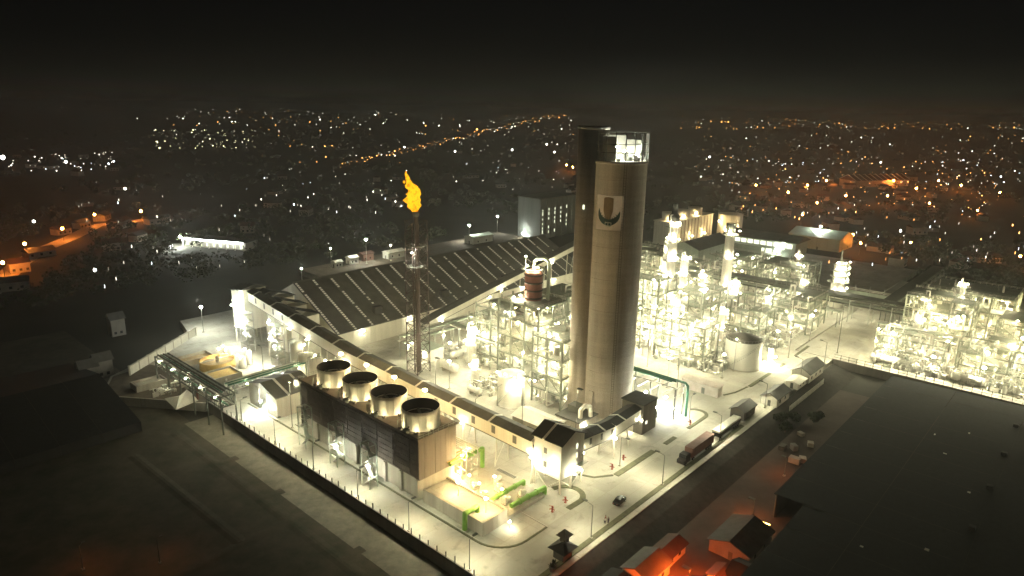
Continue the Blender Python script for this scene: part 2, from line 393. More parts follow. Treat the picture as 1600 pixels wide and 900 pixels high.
# crown
for i in range(18):
    a = R(i * 20 + 4); ibox('crown_post', 'steel_dark', t, 8.2 * math.cos(a) - .1, 8.2 * math.cos(a) + .1, 8.2 * math.sin(a) - .1, 8.2 * math.sin(a) + .1, ZT, 88.6)
for z in (ZT + 2.4, ZT + 4.8, 88.5): MB().lathe([(8.1, z), (8.3, z), (8.3, z + .16), (8.1, z + .16), (8.1, z)], 48).build('crown_ring', 'steel_dark', t)
MB().lathe([(6.4, ZT), (6.4, 87.6), (6.25, 87.6), (6.25, ZT)], 32, a0=R(18), a1=R(200)).build('crown_screen', 'cladding', t)
MB().lathe([(6.45, ZT), (6.45, 86.4), (6.3, 86.4), (6.3, ZT)], 16, a0=R(-40), a1=R(16)).build('crown_screen', 'cladding', t)
b = MB()
for i in range(14):
    a = R(random.uniform(120, 330)); r_ = random.uniform(2.5, 6.8); h_ = random.uniform(.6, 2.2)
    b.box(r_ * math.cos(a), r_ * math.sin(a), ZT + h_ / 2 + .02, random.uniform(.5, 1.6), random.uniform(.5, 1.6), h_, random.random())
tag(b.build('roof_machinery', 'steel', t), kind='stuff')
b = MB()
for i in range(36):
    a = R(i * 10); b.cyl((7.9 * math.cos(a), 7.9 * math.sin(a), ZT), (7.9 * math.cos(a), 7.9 * math.sin(a), ZT + 1.2), .05, n=4)
for i in range(36):
    a, c = R(i * 10), R(i * 10 + 10)
    for z in (ZT + .6, ZT + 1.2): b.cyl((7.9 * math.cos(a), 7.9 * math.sin(a), z), (7.9 * math.cos(c), 7.9 * math.sin(c), z), .04, n=4)
b.build('railing', 'steel', t)
for (a, r_, z) in ((232, 3.6, 83.4), (300, 5.0, 82.4), (165, 5.0, 82.8), (195, 4.4, 84.6)):
    lamp(t, r_ * math.cos(R(a)), r_ * math.sin(R(a)), z, .3, 'lamp_cool')
# emblem board: curved sheet on the drum, with a wreath of leaves, a sail and a plinth standing proud of it
EA = R(197.0)                                      # direction the board faces, in the tower's frame
def on_drum(s, z, off): a = EA - (-s) / 8.25; return ((8.25 + off) * math.cos(a), (8.25 + off) * math.sin(a), z)
b = MB(); N = 12
vs = [on_drum(-4.2 + 8.4 * i / N, z, o) for o in (.06, .16) for z in (60.6, 70.8) for i in range(N + 1)]
k = N + 1
fs = [(2 * k + i, 2 * k + i + 1, 3 * k + i + 1, 3 * k + i) for i in range(N)] + [(i, i + 1, 2 * k + i + 1, 2 * k + i) for i in range(N)] + [(k + i, k + i + 1, 3 * k + i + 1, 3 * k + i) for i in range(N)] + [(0, k, 3 * k, 2 * k), (N, k + N, 3 * k + N, 2 * k + N)]
b.add(vs, fs, True); bd = b.build('emblem_board', 'board', t)
def flat(pts, off, m, name):
    q = MB(); n_ = len(pts)
    q.add([on_drum(x, z, off) for x, z in pts] + [on_drum(x, z, off - .03) for x, z in pts], [tuple(range(n_))] + [(i, (i + 1) % n_, n_ + (i + 1) % n_, n_ + i) for i in range(n_)])
    return q.build(name, m, bd)
def cres(a, r_, cz): return (r_ * math.sin(R(a)), cz - r_ * math.cos(R(a)))
for sgn in (-1, 1):                                # two branches of leaves closing into a crescent
    top = 118 if sgn < 0 else 108
    for i in range(18):
        a0, a1 = top * i / 18, top * (i + 1) / 18; f0, f1 = i / 18, (i + 1) / 18
        w0, w1 = 1.75 * (1 - f0 ** 2.4) + .08, 1.75 * (1 - f1 ** 2.4) + .06
        o0, o1 = cres(sgn * a0, 3.35, 65.3), cres(sgn * a1, 3.35, 65.3); n0, n1 = cres(sgn * a0, 3.35 - w0, 65.3), cres(sgn * a1, 3.35 - w1, 65.3)
        q = MB(); q.add([on_drum(x, z, .2) for x, z in (o0, o1, n1, n0)], [(0, 1, 2, 3)]); q.build('wreath_leaf', 'emblem_green', bd)
        if i % 3 == 1 and i < 16:
            c0, c1 = cres(sgn * (a0 - 3), 3.4 - w0 * .6, 65.3), cres(sgn * (a0 + 7), 3.4 - w0 * .6, 65.3); tip = cres(sgn * (a0 + 15), 3.35 - w0 * 1.35, 65.3)
            flat([c0, c1, tip], .24, 'emblem_green', 'wreath_leaf')
sl_ = [(-1.6, 64.6 + 1.6, 70.0), (-1.0, 64.4, 70.25), (-.4, 63.6, 70.3), (.2, 63.5, 70.3), (.8, 64.6, 70.2), (1.3, 66.4, 70.0)]
for (xa, za, ta), (xb, zb, tb) in zip(sl_, sl_[1:]): flat([(xa, za), (xb - .04, zb), (xb - .04, tb), (xa, ta)], .2, 'emblem_gold', 'sail')
flat([(-.95, 61.7), (1.0, 61.6), (1.0, 62.9), (-.95, 63.0)], .26, 'emblem_pale', 'plinth')
flat([(-.75, 62.0), (-.1, 62.0), (-.1, 62.7), (-.75, 62.7)], .29, 'emblem_green', 'plinth_block')
flat([(.12, 62.0), (.8, 62.0), (.8, 62.7), (.12, 62.7)], .29, 'emblem_green', 'plinth_block')
# low works at the foot of the tower
t = thing('scrubber_house', 'dark box shaped house at the foot of the tall round tower', 'building', 80.1, 20.9)
ibox('wall', 'dark_concrete', t, 0, 7.6, 0, 7.6, 0, 9.6); ibox('roof', 'roof_black', t, -.3, 7.9, -.3, 7.9, 9.6, 9.95)
ibox('door', 'cladding', t, -.06, 0.02, 3.2, 5.0, 0, 2.8); ibox('window', 'window_glow', t, 1.6, 2.6, -.06, .02, 3.0, 4.0)
lamp(t, -.5, 4.0, 3.5, .22)
t = thing('fan_house', 'small flat roofed house with a white duct bend beside the round tower', 'building', 66, 34)
ibox('wall', 'concrete', t, 0, 9, 0, 9, 0, 4.2); ibox('roof', 'roof_sheet', t, -.3, 9.3, -.3, 9.3, 4.2, 4.5)
MB().tube([(3, 2, 4.5), (3, 2, 7.0), (4.2, 1.4, 8.2), (5.8, 0.6, 7.6), (6, .4, 4.5)], .7, 10).build('duct', 'tank_paint', t)
ibox('filter_box', 'steel_dark', t, 4.5, 8, 4, 8, 4.5, 6.6); lamp(t, 2, -.6, 3.4, .3)
t = thing('store_hut', 'long beige shed with a plain roof behind the transfer tower', 'building', 56, 38)
ibox('wall', 'concrete', t, 0, 8, 0, 14, 0, 4.5)
MB().extr([(-.5, 4.5), (4, 6.0), (8.5, 4.5)], (0, 14.4, 0), (0, -.4, 0), side=(1, 0, 0)).build('roof', 'cladding', t)
ibox('door', 'steel_dark', t, -.05, .05, 5, 8, 0, 3)
for (u, v, rz, lab) in ((60, 53.5, .1, 'crumpled blue tarpaulin heap on the yard nearer the small tank'), (57.2, 50.6, -.2, 'long blue tarpaulin heap on the yard nearer the conveyor gallery')):
    b = MB(); k = 9; vs = []; fs = []
    for i in range(k):
        for j in range(5):
            e = 0 if i in (0, k - 1) or j in (0, 4) else 1
            vs.append((i * .62 - 2.5, j * .62 - 1.25, .02 + e * random.uniform(.5, 1.4)))
    fs = [(i * 5 + j, i * 5 + j + 5, i * 5 + j + 6, i * 5 + j + 1) for i in range(k - 1) for j in range(4)]
    b.add(vs, fs); solo('tarpaulin', b, 'blue_tarp', lab, 'tarpaulin', u, v, 0, rz, 'blue tarpaulins on the yard')

# ------------------------------------------------------------------ cooling tower with four fan stacks
t = thing('cooling_tower', 'long dark cooling tower block with four round fan stacks on its deck', 'cooling tower', 10.4, 41.8)
LV, LU, HT = 53.0, 12.5, 16.8
ibox('casing', 'louvre', t, .25, LU, .25, LV, 5.6, HT - .1)
for i in range(16):                                # louvred long side, panel by panel
    a = i * LV / 16; ibox('louvre_panel', 'louvre', t, -.02 - .12 * (i % 2), .25, a + .06, a + LV / 16 - .06, 6.2, HT - 1.0)
for k in range(7): ibox('louvre_rail', 'louvre', t, -.28, -.16, 0, LV, 6.4 + k * 1.45, 6.52 + k * 1.45)
for i in range(7): ibox('end_panel', 'timber_panel', t, i * LU / 7 + .03, (i + 1) * LU / 7 - .03, -.04 - .03 * (i % 2), .25, 5.6, HT - .1)
ibox('deck', 'timber_panel', t, -.5, LU + .4, -.5, LV + .5, HT - .1, HT + .25)
ibox('parapet', 'louvre', t, -.55, -.35, -.5, LV + .5, HT + .25, HT + .5)
ibox('basin_wall', 'concrete', t, .5, LU - .3, .4, LV - .3, 0, 5.6)
for i in range(9): ibox('basin_pier', 'concrete', t, -.2, .5, .4 + i * 6.4, 1.3 + i * 6.4, 0, 5.6)
b = MB()
for (x0, y0, x1, y1) in ((-.4, -.4, LU + .3, -.4), (LU + .3, -.4, LU + .3, LV + .4), (-.4, LV + .4, LU + .3, LV + .4)):
    n_ = int(math.hypot(x1 - x0, y1 - y0) / 1.6)
    for i in range(n_ + 1):
        x, y = x0 + (x1 - x0) * i / n_, y0 + (y1 - y0) * i / n_; b.cyl((x, y, HT + .2), (x, y, HT + 1.3), .05, n=4)
    for z in (HT + .75, HT + 1.3): b.cyl((x0, y0, z), (x1, y1, z), .05, n=4)
b.build('railing', 'steel', t)
for i in range(4):
    yc = 6.1 + i * 12.85; xc = 6.0
    st = MB().lathe([(5.0, HT + .25), (4.75, HT + .9), (4.62, HT + 2.4), (4.7, HT + 4.0), (4.95, HT + 5.2), (4.8, HT + 5.2), (4.55, HT + 4.0), (4.45, HT + 2.4), (4.6, HT + .9), (4.6, HT + .3)], 40, (xc, yc, 0)).build('fan_stack', 'ring_shell', t)
    MB().lathe([(4.44, HT + 2.2), (0.01, HT + 2.1)], 24, (xc, yc, 0)).build('fan_throat', 'near_black', st)
    MB().lathe([(4.43, HT + 2.4), (4.54, HT + 4.0), (4.78, HT + 5.15)], 40, (xc, yc, 0)).build('stack_lining', 'near_black', st)
    for k in range(6):
        a = R(k * 60 + i * 11); MB().extr([(-.35, 0), (.35, .12), (.35, .17), (-.35, .05)], (xc + .5 * math.cos(a), yc + .5 * math.sin(a), HT + 2.6), (xc + 4.2 * math.cos(a), yc + 4.2 * math.sin(a), HT + 2.6)).build('fan_blade', 'steel_dark', st)
    for k in range(16):
        a = R(k * 22.5); ibox('stack_rib', 'ring_shell', st, xc + 4.8 * math.cos(a) - .06, xc + 4.8 * math.cos(a) + .06, yc + 4.8 * math.sin(a) - .06, yc + 4.8 * math.sin(a) + .06, HT + .3, HT + 4.6)
    b = MB(); b.box(xc - 5.9, yc - 1.5, HT + .75, 1.0, 1.4, 1.0); b.cyl((xc - 5.9, yc - 1.5, HT + 1.0), (xc - 4.4, yc - .8, HT + 1.2), .16, n=6); b.tube([(xc - 5.2, yc + 2.8, HT + .3), (xc - 5.2, yc + 2.8, HT + 2.2), (xc - 4.4, yc + 2.2, HT + 2.4)], .12)
    b.build('fan_motor', 'steel_dark', st)
    for (lx, ly) in ((xc - 5.75, yc + 1.4), (xc - 4.8, yc - 3.7), (xc - 1.2, yc - 5.75)):
        lamp(t, lx, ly, HT + .55, .13, 'lamp_yellow')
        ibox('lamp_screen', 'louvre', t, lx - .34, lx - .28, ly - .4, ly + .3, HT + .26, HT + 1.0); ibox('lamp_screen', 'louvre', t, lx - .34, lx + .3, ly - .46, ly - .41, HT + .26, HT + 1.0)  # upright plates added to hide the bulbs from the camera side
for i in range(4):
    ibox('mast', 'steel', t, LU - .4, LU - .28, 1.0 + 12.85 * i + 10.5, 1.12 + 12.85 * i + 10.5, HT, HT + 5.6)
    lamp(t, LU - .34, 1.06 + 12.85 * i + 10.5, HT + 5.8, .66, 'lamp_gold')
def stair_tower(u, v, h, label, lit):
    t = thing('stair_tower', label, 'stair tower', u, v)
    for (x, y) in ((0, 0), (2.4, 0), (0, 3.4), (2.4, 3.4)): ibox('post', 'cladding_green', t, x - .1, x + .1, y - .1, y + .1, 0, h)
    nl = int(h / 3)
    for k in range(1, nl + 1):
        z = k * h / nl
        ibox('landing', 'grating', t, -.1, 2.5, (-.1 if k % 2 else 2.4), (1.0 if k % 2 else 3.5), z - .1, z)
        y0, y1 = (3.4, .2) if k % 2 else (.2, 3.2)
        MB().extr([(-.4, -.12), (.4, -.12), (.4, .06), (-.4, .06)], (1.2, y0, z - h / nl), (1.2, y1, z)).build('flight', 'steel', t)
        for (x0, y0, x1, y1) in ((0, 0, 2.4, 0), (0, 3.4, 2.4, 3.4), (0, 0, 0, 3.4), (2.4, 0, 2.4, 3.4)):
            MB().cyl((x0, y0, z), (x1, y1, z), .08, n=4).build('beam', 'cladding_green', t)
    if lit: lamp(t, 1.2, 1.7, h * .45, .2, 'lamp_cool')
stair_tower(5.6, 70.2, 12, 'open stair tower at the cooling tower side, farther from the near corner', 1)
stair_tower(5.0, 54.8, 12, 'open stair tower at the cooling tower side, nearer the near corner', 1)
stair_tower(5.4, 85.5, 12, 'dim open stair tower at the cooling tower side, nearest the pump shed', 0)

# ------------------------------------------------------------------ cooling water basin and pumps in front of the cooling tower
t = thing('sump_basin', 'pale walled concrete sump with covered top and a green outlet pipe', 'basin', 11.0, 20.2)
ibox('wall', 'concrete', t, 0, .5, 0, 20.8, 0, 3.5); ibox('wall', 'concrete', t, .5, 8.2, 0, .5, 0, 3.5)
ibox('wall', 'concrete', t, 7.7, 8.2, .5, 20.8, 0, 3.5); ibox('cover_slab', 'pavement', t, .5, 7.7, .5, 20.8, 2.6, 3.0)
MB().tube([(3.0, 4.8, 3.0), (3.0, 4.8, 4.4), (-1.1, 4.8, 4.4), (-1.1, 4.8, .1)], .62, 10).build('outlet_pipe', 'green_paint', t)
ibox('pipe_foot', 'concrete', t, -2, -.3, 4, 5.6, 0, .25)
for (x, y, m) in ((4, 3, 'lamp_gold'), (4.5, 13, 'lamp_gold')):
    ibox('lamp_post', 'steel', t, x - .06, x + .06, y - .06, y + .06, 3, 6.6); lamp(t, x, y, 6.8, .42, m)
lamp(t, 6.6, -2.2, 1.8, .2, 'lamp_warm'); ibox('lamp_post', 'steel', t, 6.55, 6.65, -2.25, -2.15, 0, 1.7)
struct('pump_floor', MB().b2(19.4, 33.5, 20.5, 56, 0, .9), 'pavement')
struct('pump_floor', MB().b2(24.2, 33.2, 41.5, 56.5, .9, 1.3), 'pavement')
def green_pipe(pts, r, label, fl=()):
    o = thing('cooling_water_pipe', label, 'pipe', pts[0][0], pts[0][1])
    q = [(p[0] - pts[0][0], p[1] - pts[0][1], p[2]) for p in pts]
    MB().tube(q, r, 12).build('pipe', 'green_paint', o)
    for i, (a, c) in enumerate(zip(q, q[1:])):
        a, c = Vector(a), Vector(c); n_ = max(1, int((c - a).length / 3))
        for k in range(1, n_):
            m_ = a + (c - a) * (k / n_); d = (c - a).normalized() * .12
            MB().cyl(m_ - d, m_ + d, r * 1.28, n=12).build('flange', 'green_paint', o)
            if abs(d.z) < .01 and m_.z > 1: ibox('support', 'steel', o, m_.x - .15, m_.x + .15, m_.y - .15, m_.y + .15, .9, m_.z - r * .8)
    return o
green_pipe([(19.9, 27.2, 2.0), (33.0, 27.2, 2.0), (33.0, 27.2, .95)], .55, 'middle bright green cooling water pipe across the pump floor')
green_pipe([(22.5, 22.0, 1.9), (34.5, 21.4, 1.9), (34.5, 21.4, .2)], .62, 'bright green cooling water pipe under the transfer tower')
green_pipe([(20.2, 41.2, 6.5), (32.0, 41.2, 6.5), (32.0, 41.2, .95)], .62, 'raised bright green cooling water pipe ending in a downward bend')
for i, (u, v) in enumerate(((21.5, 30.5), (23.5, 24.6), (22.5, 35.0), (26.5, 30.0), (28.5, 24.0), (29.0, 33.0))):
    p = thing('pump', ['white pump set by the middle green pipe', 'white pump set nearest the sump basin', 'white pump set nearest the cooling tower end wall', 'white pump set between the green pipes', 'white pump set nearest the transfer tower', 'white pump set behind the middle green pipe'][i], 'pump', u, v, .9, 0, 'pumps on the pump floor')
    ibox('plinth', 'concrete', p, -.9, 1.6, -.7, .7, 0, .3)
    MB().cyl((-.6, 0, 1.05), (1.3, 0, 1.05), .55, n=14).build('motor', 'tank_paint', p)
    MB().cyl((-.1, 0, .5), (-.1, 0, 2.0), .5, .35, n=12).build('casing', 'tank_paint', p)
    if i < 4: ibox('lamp_post', 'steel', p, -.85, -.75, .6, .7, 0, 3.9); lamp(p, -.8, .65, 4.1, .27, 'lamp_gold')
# the slim frame of pipes at the end wall of the cooling tower
t = thing('pipe_trestle', 'slim steel frame of pipes and lamps at the cooling tower end wall', 'pipe trestle', 23.5, 38.5)
for (x, y) in ((0, 0), (4, 0), (0, 9), (4, 9), (0, 18), (4, 18)): ibox('post', 'steel', t, x - .12, x + .12, y - .12, y + .12, .9, 9.5)
for z in (4.0, 6.8, 9.4):
    for y in (0, 9, 18): ibox('beam', 'steel', t, -.1, 4.1, y - .1, y + .1, z, z + .22)
    for x in (0, 4): ibox('beam', 'steel', t, x - .1, x + .1, 0, 18, z + .24, z + .44)
for k in range(5): MB().cyl((.5 + k * .75, -1, 9.9), (.5 + k * .75, 19, 9.9), .2, n=8).build('pipe', 'insulation', t)
for k in range(4): MB().tube([(.3 + k * .9, 2 + k, .9), (.3 + k * .9, 2 + k, 7.2), (-4, 2 + k, 7.2)], .16).build('pipe', 'yellow_rust', t)
for (x, y, z) in ((-.6, 1, 8.6), (-.6, 2, 3.6), (-.6, 5, 1.9), (-.6, 10, 8.4), (2, 17, 8.2)): lamp(t, x, y, z, .34, 'lamp_gold')

for (u, v, lab) in ((33.2, 46, 'dark grating trench cover under the long gallery, farther from the transfer tower'), (34.2, 32, 'dark grating trench cover under the long gallery, nearer the transfer tower')):
    t = thing('trench_cover', lab, 'grating', u, v)
    for k in range(12): ibox('bar', 'steel_dark', t, 0, 1.6, k * .55, k * .55 + .38, .01, .09)
    ibox('frame', 'kerb', t, -.3, 1.9, -.3, 6.8, 0, .03)

# ================================================================== CONVEYOR GALLERIES, STORE, FLARE
def gallery(label, pts, wid, hw, seg, leg_every=14, wall='cladding', roof='roof_sheet', sky_every=2, lamps=True, leg_to=0.0, wins=True):
    """covered conveyor on trestles; pts = (u, v, floor z)"""
    t = thing('conveyor_gallery', label, 'conveyor', pts[0][0], pts[0][1])
    o = Vector((pts[0][0], pts[0][1], 0)); k = 0
    for a, c in zip(pts, pts[1:]):
        a, c = Vector(a) - o, Vector(c) - o; L = (c - a).length; n_ = max(1, round(L / seg))
        d = (c - a).normalized(); sd = Vector((d.y, -d.x, 0)).normalized()
        for i in range(n_):
            p, q = a + (c - a) * (i / n_), a + (c - a) * ((i + 1) / n_); e = d * .04
            for s_ in (-1, 1):
                h = wid / 2 * s_
                MB().extr([(h - .08, 0), (h + .08, 0), (h + .08, hw), (h - .08, hw)], p + e, q - e, sd).build('wall_panel', wall, t)
                if wins and i % 2 == k % 2: MB().extr([(h + s_ * .09 - .03, hw * .25), (h + s_ * .09 + .03, hw * .25), (h + s_ * .09 + .03, hw * .8), (h + s_ * .09 - .03, hw * .8)], p + (q - p) * .72, p + (q - p) * .9, sd).build('window', 'roof_sheet', t)
                w2 = (wid / 2 + .45) * s_
                MB().extr([(0, hw + .95), (w2, hw + .05), (w2, hw - .05), (0, hw + .8)], p + e, q - e, sd).build('roof_panel', roof, t)
            MB().extr([(-wid / 2, -.35), (wid / 2, -.35), (wid / 2, 0), (-wid / 2, 0)], p, q, sd).build('floor_panel', 'steel_dark', t)
            if k % sky_every == 0:
                for s_ in (-1, 1):
                    w2 = (wid / 2 + .5) * s_
                    MB().extr([(0, hw + 1.02), (w2, hw + .12), (w2, hw + .04), (0, hw + .92)], p - d * .35, p + d * .35, sd).build('skylight', 'skylight', t)
            k += 1
        nl = max(1, round(L / leg_every))
        for i in range(nl + 1):
            p = a + (c - a) * (i / nl)
            if p.z > leg_to + 2:
                for s_ in (-1, 1):
                    q = p + sd * (wid / 2 - .2) * s_; f = p + sd * (wid / 2 + .5) * s_; f.z = leg_to
                    MB().cyl(f, (q.x, q.y, p.z - .3), .22, n=6).build('trestle_leg', 'cladding', t)
                MB().cyl(p + sd * (wid / 2) + Vector((0, 0, -.6)), Vector((p.x, p.y, leg_to + .5)) - sd * (wid / 2 + .4), .1, n=5).build('trestle_brace', 'cladding', t)
            if lamps and i % 2 == 0: lamp(t, *(p - sd * 0 + Vector((-(wid / 2 + .7) if abs(d.y) > abs(d.x) else 0, 0 if abs(d.y) > abs(d.x) else -(wid / 2 + .7), -.2))), .26)
    return t
G1 = gallery('long cream conveyor gallery rising from the transfer tower towards the striped store', [(38.6, 27.2, 8.0), (38.6, 66, 9.2), (38.6, 110, 11.2), (38.6, 145, 15.2), (38.6, 178, 19.2)], 4.6, 4.0, 7.2, 14)
gallery('short dark roofed conveyor gallery from the transfer tower to the round tower foot', [(46.6, 21.4, 8.2), (62, 21.4, 6.6), (80.0, 24.0, 5.0)], 4.2, 3.4, 6.0, 12, roof='roof_black', sky_every=2)
gallery('inclined conveyor gallery climbing beside the striped store towards the tall grey building', [(86, 131, 6.0), (96, 131, 8.5), (205, 131, 29.0)], 4.4, 2.6, 9.0, 18, sky_every=99, wins=False)
t = thing('transfer_tower', 'cream transfer tower on legs with a black gabled roof and skylight strip', 'tower', 36.6, 18.1)
LX, LY = 9.6, 9.0
for i in range(3):
    ibox('wall_panel', 'cladding', t, 0, .14, i * 3 + .03, i * 3 + 2.97, 4.2, 14); ibox('wall_panel', 'cladding', t, LX - .14, LX, i * 3 + .03, i * 3 + 2.97, 4.2, 14)
    ibox('wall_panel', 'cladding', t, .15 + i * 3.1, .15 + i * 3.1 + 3.05, 0, .14, 4.2, 14); ibox('wall_panel', 'cladding', t, .15 + i * 3.1, .15 + i * 3.1 + 3.05, LY - .14, LY, 4.2, 14)
for z in (4.1, 9.0): ibox('floor', 'grating', t, .15, LX - .15, .15, LY - .15, z, z + .2)
for s_ in (0, 1):
    x0, x1 = ((-.5, LX / 2) if s_ == 0 else (LX + .5, LX / 2))
    for (y0, y1, m, dz) in ((-.6, 5.2, 'roof_black', 0), (5.2, 5.9, 'skylight', .05), (5.9, LY + .6, 'roof_black', 0)):
        MB().extr([(x0, 13.85 + dz), (x1, 16.3 + dz), (x1, 16.5 + dz), (x0, 14.05 + dz)], (0, y0, 0), (0, y1, 0), (1, 0, 0)).build('roof_panel' if m != 'skylight' else 'skylight', m, t)
for y in (.05, LY - .05): MB().extr([(0.1, 14), (LX - .1, 14), (LX / 2, 16.2)], (0, y - .05, 0), (0, y + .05, 0), (1, 0, 0)).build('gable', 'cladding', t)
for (x, y) in ((.3, .3), (LX - .3, .3), (.3, LY - .3), (LX - .3, LY - .3), (LX / 2, .3)):
    ibox('leg', 'cladding', t, x - .2, x + .2, y - .2, y + .2, 0, 4.1)
for (a, c) in (((.3, .3), (4.8, .3)), ((LX - .3, .3), (4.8, .3)), ((.3, .3), (.3, 4.5)), ((.3, LY - .3), (.3, 4.5))):
    MB().cyl((a[0], a[1], 4.1), (c[0], c[1], .4), .14, n=6).build('brace', 'cladding', t)
for z in (6.2, 10.0): ibox('window', 'roof_sheet', t, -.04, .0, 4.6, 5.6, z, z + 1.6)
for z in (5.6, 8.2, 10.8): ibox('window', 'window_glow', t, 6.2, 6.9, -.04, .0, z, z + 1.4)
b = MB(); b.b2(6.5, LX + .4, -1.3, -.05, 6.2, 6.35)
b.build('balcony', 'grating', t)
for (x, y, z, r_) in ((-1.2, 2.2, 7.6, .2), (-1.2, 6.8, 6.2, .16), (4.2, -1.2, 5.0, .2), (7.5, -1.1, 4.6, .16)): lamp(t, x, y, z, r_, 'lamp_flood')

# striped store
t = thing('bulk_store', 'vast dark roofed store with rows of pale skylight strips running down its slope', 'warehouse', 56, 146)
SL, SV, SE, SR = 164.0, 60.0, 8.0, 23.0
NB = 20; bw = SL / NB
for i in range(NB):
    x0, x1 = i * bw, (i + 1) * bw
    for s_ in (0, 1):
        y0, ym = (-.8, SV / 2) if s_ == 0 else (SV + .8, SV / 2)
        MB().add([(x0 + .04, y0, SE - .4), (x1 - .04, y0, SE - .4), (x1 - .04, ym, SR), (x0 + .04, ym, SR), (x0 + .04, y0, SE - .65), (x1 - .04, y0, SE - .65), (x1 - .04, ym, SR - .25), (x0 + .04, ym, SR - .25)],
                 [(0, 1, 2, 3), (7, 6, 5, 4), (0, 4, 5, 1), (1, 5, 6, 2), (3, 2, 6, 7), (0, 3, 7, 4)]).build('roof_panel', random.choice(('roof_sheet', 'roof_sheet', 'roof_sheet_worn', 'roof_sheet_dark')), t)
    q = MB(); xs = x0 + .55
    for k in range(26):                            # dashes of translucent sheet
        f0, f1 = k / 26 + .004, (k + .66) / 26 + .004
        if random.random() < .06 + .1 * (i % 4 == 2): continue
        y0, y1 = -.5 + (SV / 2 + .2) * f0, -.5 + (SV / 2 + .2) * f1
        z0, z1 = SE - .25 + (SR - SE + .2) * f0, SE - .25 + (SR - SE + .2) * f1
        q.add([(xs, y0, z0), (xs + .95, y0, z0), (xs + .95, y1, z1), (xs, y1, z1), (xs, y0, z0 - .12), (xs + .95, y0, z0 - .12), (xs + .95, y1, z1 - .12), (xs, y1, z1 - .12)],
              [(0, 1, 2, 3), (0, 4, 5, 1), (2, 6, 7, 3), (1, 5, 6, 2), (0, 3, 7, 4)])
    tag(q.build('skylight_strip', 'glow_skylight', t), kind='stuff')
    ibox('wall_panel', 'cladding', t, x0 + .05, x1 - .05, 0, .25, 0, SE - .1)
    ibox('wall_panel', 'cladding_green', t, x0 + .05, x1 - .05, SV - .25, SV, 0, SE - .1)
    if i % 3 == 1: lamp(t, x0 + 4, -1.3, 6.4, .26)
MB().extr([(-1.2, 0), (0, .45), (1.2, 0), (0, .1)], (0, SV / 2, SR + .06), (SL, SV / 2, SR + .06), (0, 1, 0)).build('ridge_cap', 'roof_sheet', t)
for x in (0.0, SL - .3): MB().add([(x, 0, 0), (x, SV, 0), (x, SV, SE - .3), (x, SV / 2, SR - .4), (x, 0, SE - .3), (x + .3, 0, 0), (x + .3, SV, 0), (x + .3, SV, SE - .3), (x + .3, SV / 2, SR - .4), (x + .3, 0, SE - .3)],
        [(4, 3, 2, 1, 0), (5, 6, 7, 8, 9), (0, 5, 9, 4), (4, 9, 8, 3), (3, 8, 7, 2)]).build('gable_wall', 'cladding', t)
for x in (24, 62, 104): ibox('roof_vent', 'roof_black', t, x - 2, x + 2, 4, 6.5, 10.0, 13.2)
# head house where the long gallery meets the store
t = thing('head_house', 'cream head house with small dark roofs where the gallery meets the store', 'building', 34.4, 176.2)
for i in range(3): ibox('wall_panel', 'cladding', t, 0, 9.5, i * 3.4 + .05, i * 3.4 + 3.35, 7, 24 - i * .6)
for i, (y, z) in enumerate(((0, 24), (3.4, 23.4), (6.8, 22.8))): MB().extr([(-.8, z), (4.75, z + 1.4), (10.3, z), (10.3, z - .25), (-.8, z - .25)], (0, y + .02, 0), (0, y + 3.38, 0), (1, 0, 0)).build('roof_panel', 'roof_black', t)
for (x, y) in ((.4, .4), (9.1, .4), (.4, 9.8), (9.1, 9.8)): ibox('leg', 'cladding', t, x - .25, x + .25, y - .25, y + .25, 0, 7)
for i, (y, z) in enumerate(((-8, 22.2), (-17, 20.4), (-26, 18.4))):
    MB().extr([(2, z - .2), (7.5, z + 1.6), (18, z - 2.0), (18, z - 2.3), (7.5, z + 1.3), (2, z - .5)], (0, y, 0), (0, y + 6.4, 0), (1, 0, 0)).build('side_roof', 'roof_black', t)
    ibox('side_wall', 'cladding', t, 8.2, 17.5, y + .4, y + 6.0, 0, z - 2.4)
for (x, y, z) in ((-1, 2, 20), (-1, 5, 13), (-1, 9, 16), (-1, 6, 8)): lamp(t, x, y, z, .24, 'lamp_cool')
for (u, v, lab) in ((31.5, 170, 'brightly lit open access tower under the head house end'), (32.0, 148, 'brightly lit open access tower halfway along the rising gallery')):
    t = thing('access_tower', lab, 'stair tower', u, v)
    for (x, y) in ((0, 0), (3, 0), (0, 5), (3, 5)): ibox('post', 'steel', t, x - .12, x + .12, y - .12, y + .12, 0, 16)
    for k in range(1, 6):
        ibox('landing', 'grating', t, -.2, 3.2, -.2, 5.2, k * 3.1, k * 3.1 + .15)
        MB().extr([(-.4, -.1), (.4, -.1), (.4, .08), (-.4, .08)], (1.5, .4 if k % 2 else 4.6, k * 3.1 - 3.1), (1.5, 4.6 if k % 2 else .4, k * 3.1)).build('flight', 'steel', t)
        for z in (.6, 1.1):
            for (a, c) in (((-.2, -.2), (3.2, -.2)), ((-.2, -.2), (-.2, 5.2))): MB().cyl((*a, k * 3.1 + z), (*c, k * 3.1 + z), .05, n=4).build('handrail', 'steel', t)
        if k > 1:
            lamp(t, -.5, 1.0 + (k % 2) * 2.4, k * 3.1 + 2.0, .22, 'lamp_cool')
            if k % 2: lamp(t, -.5, 4.6, k * 3.1 + 1.0, .2, 'lamp_cool')

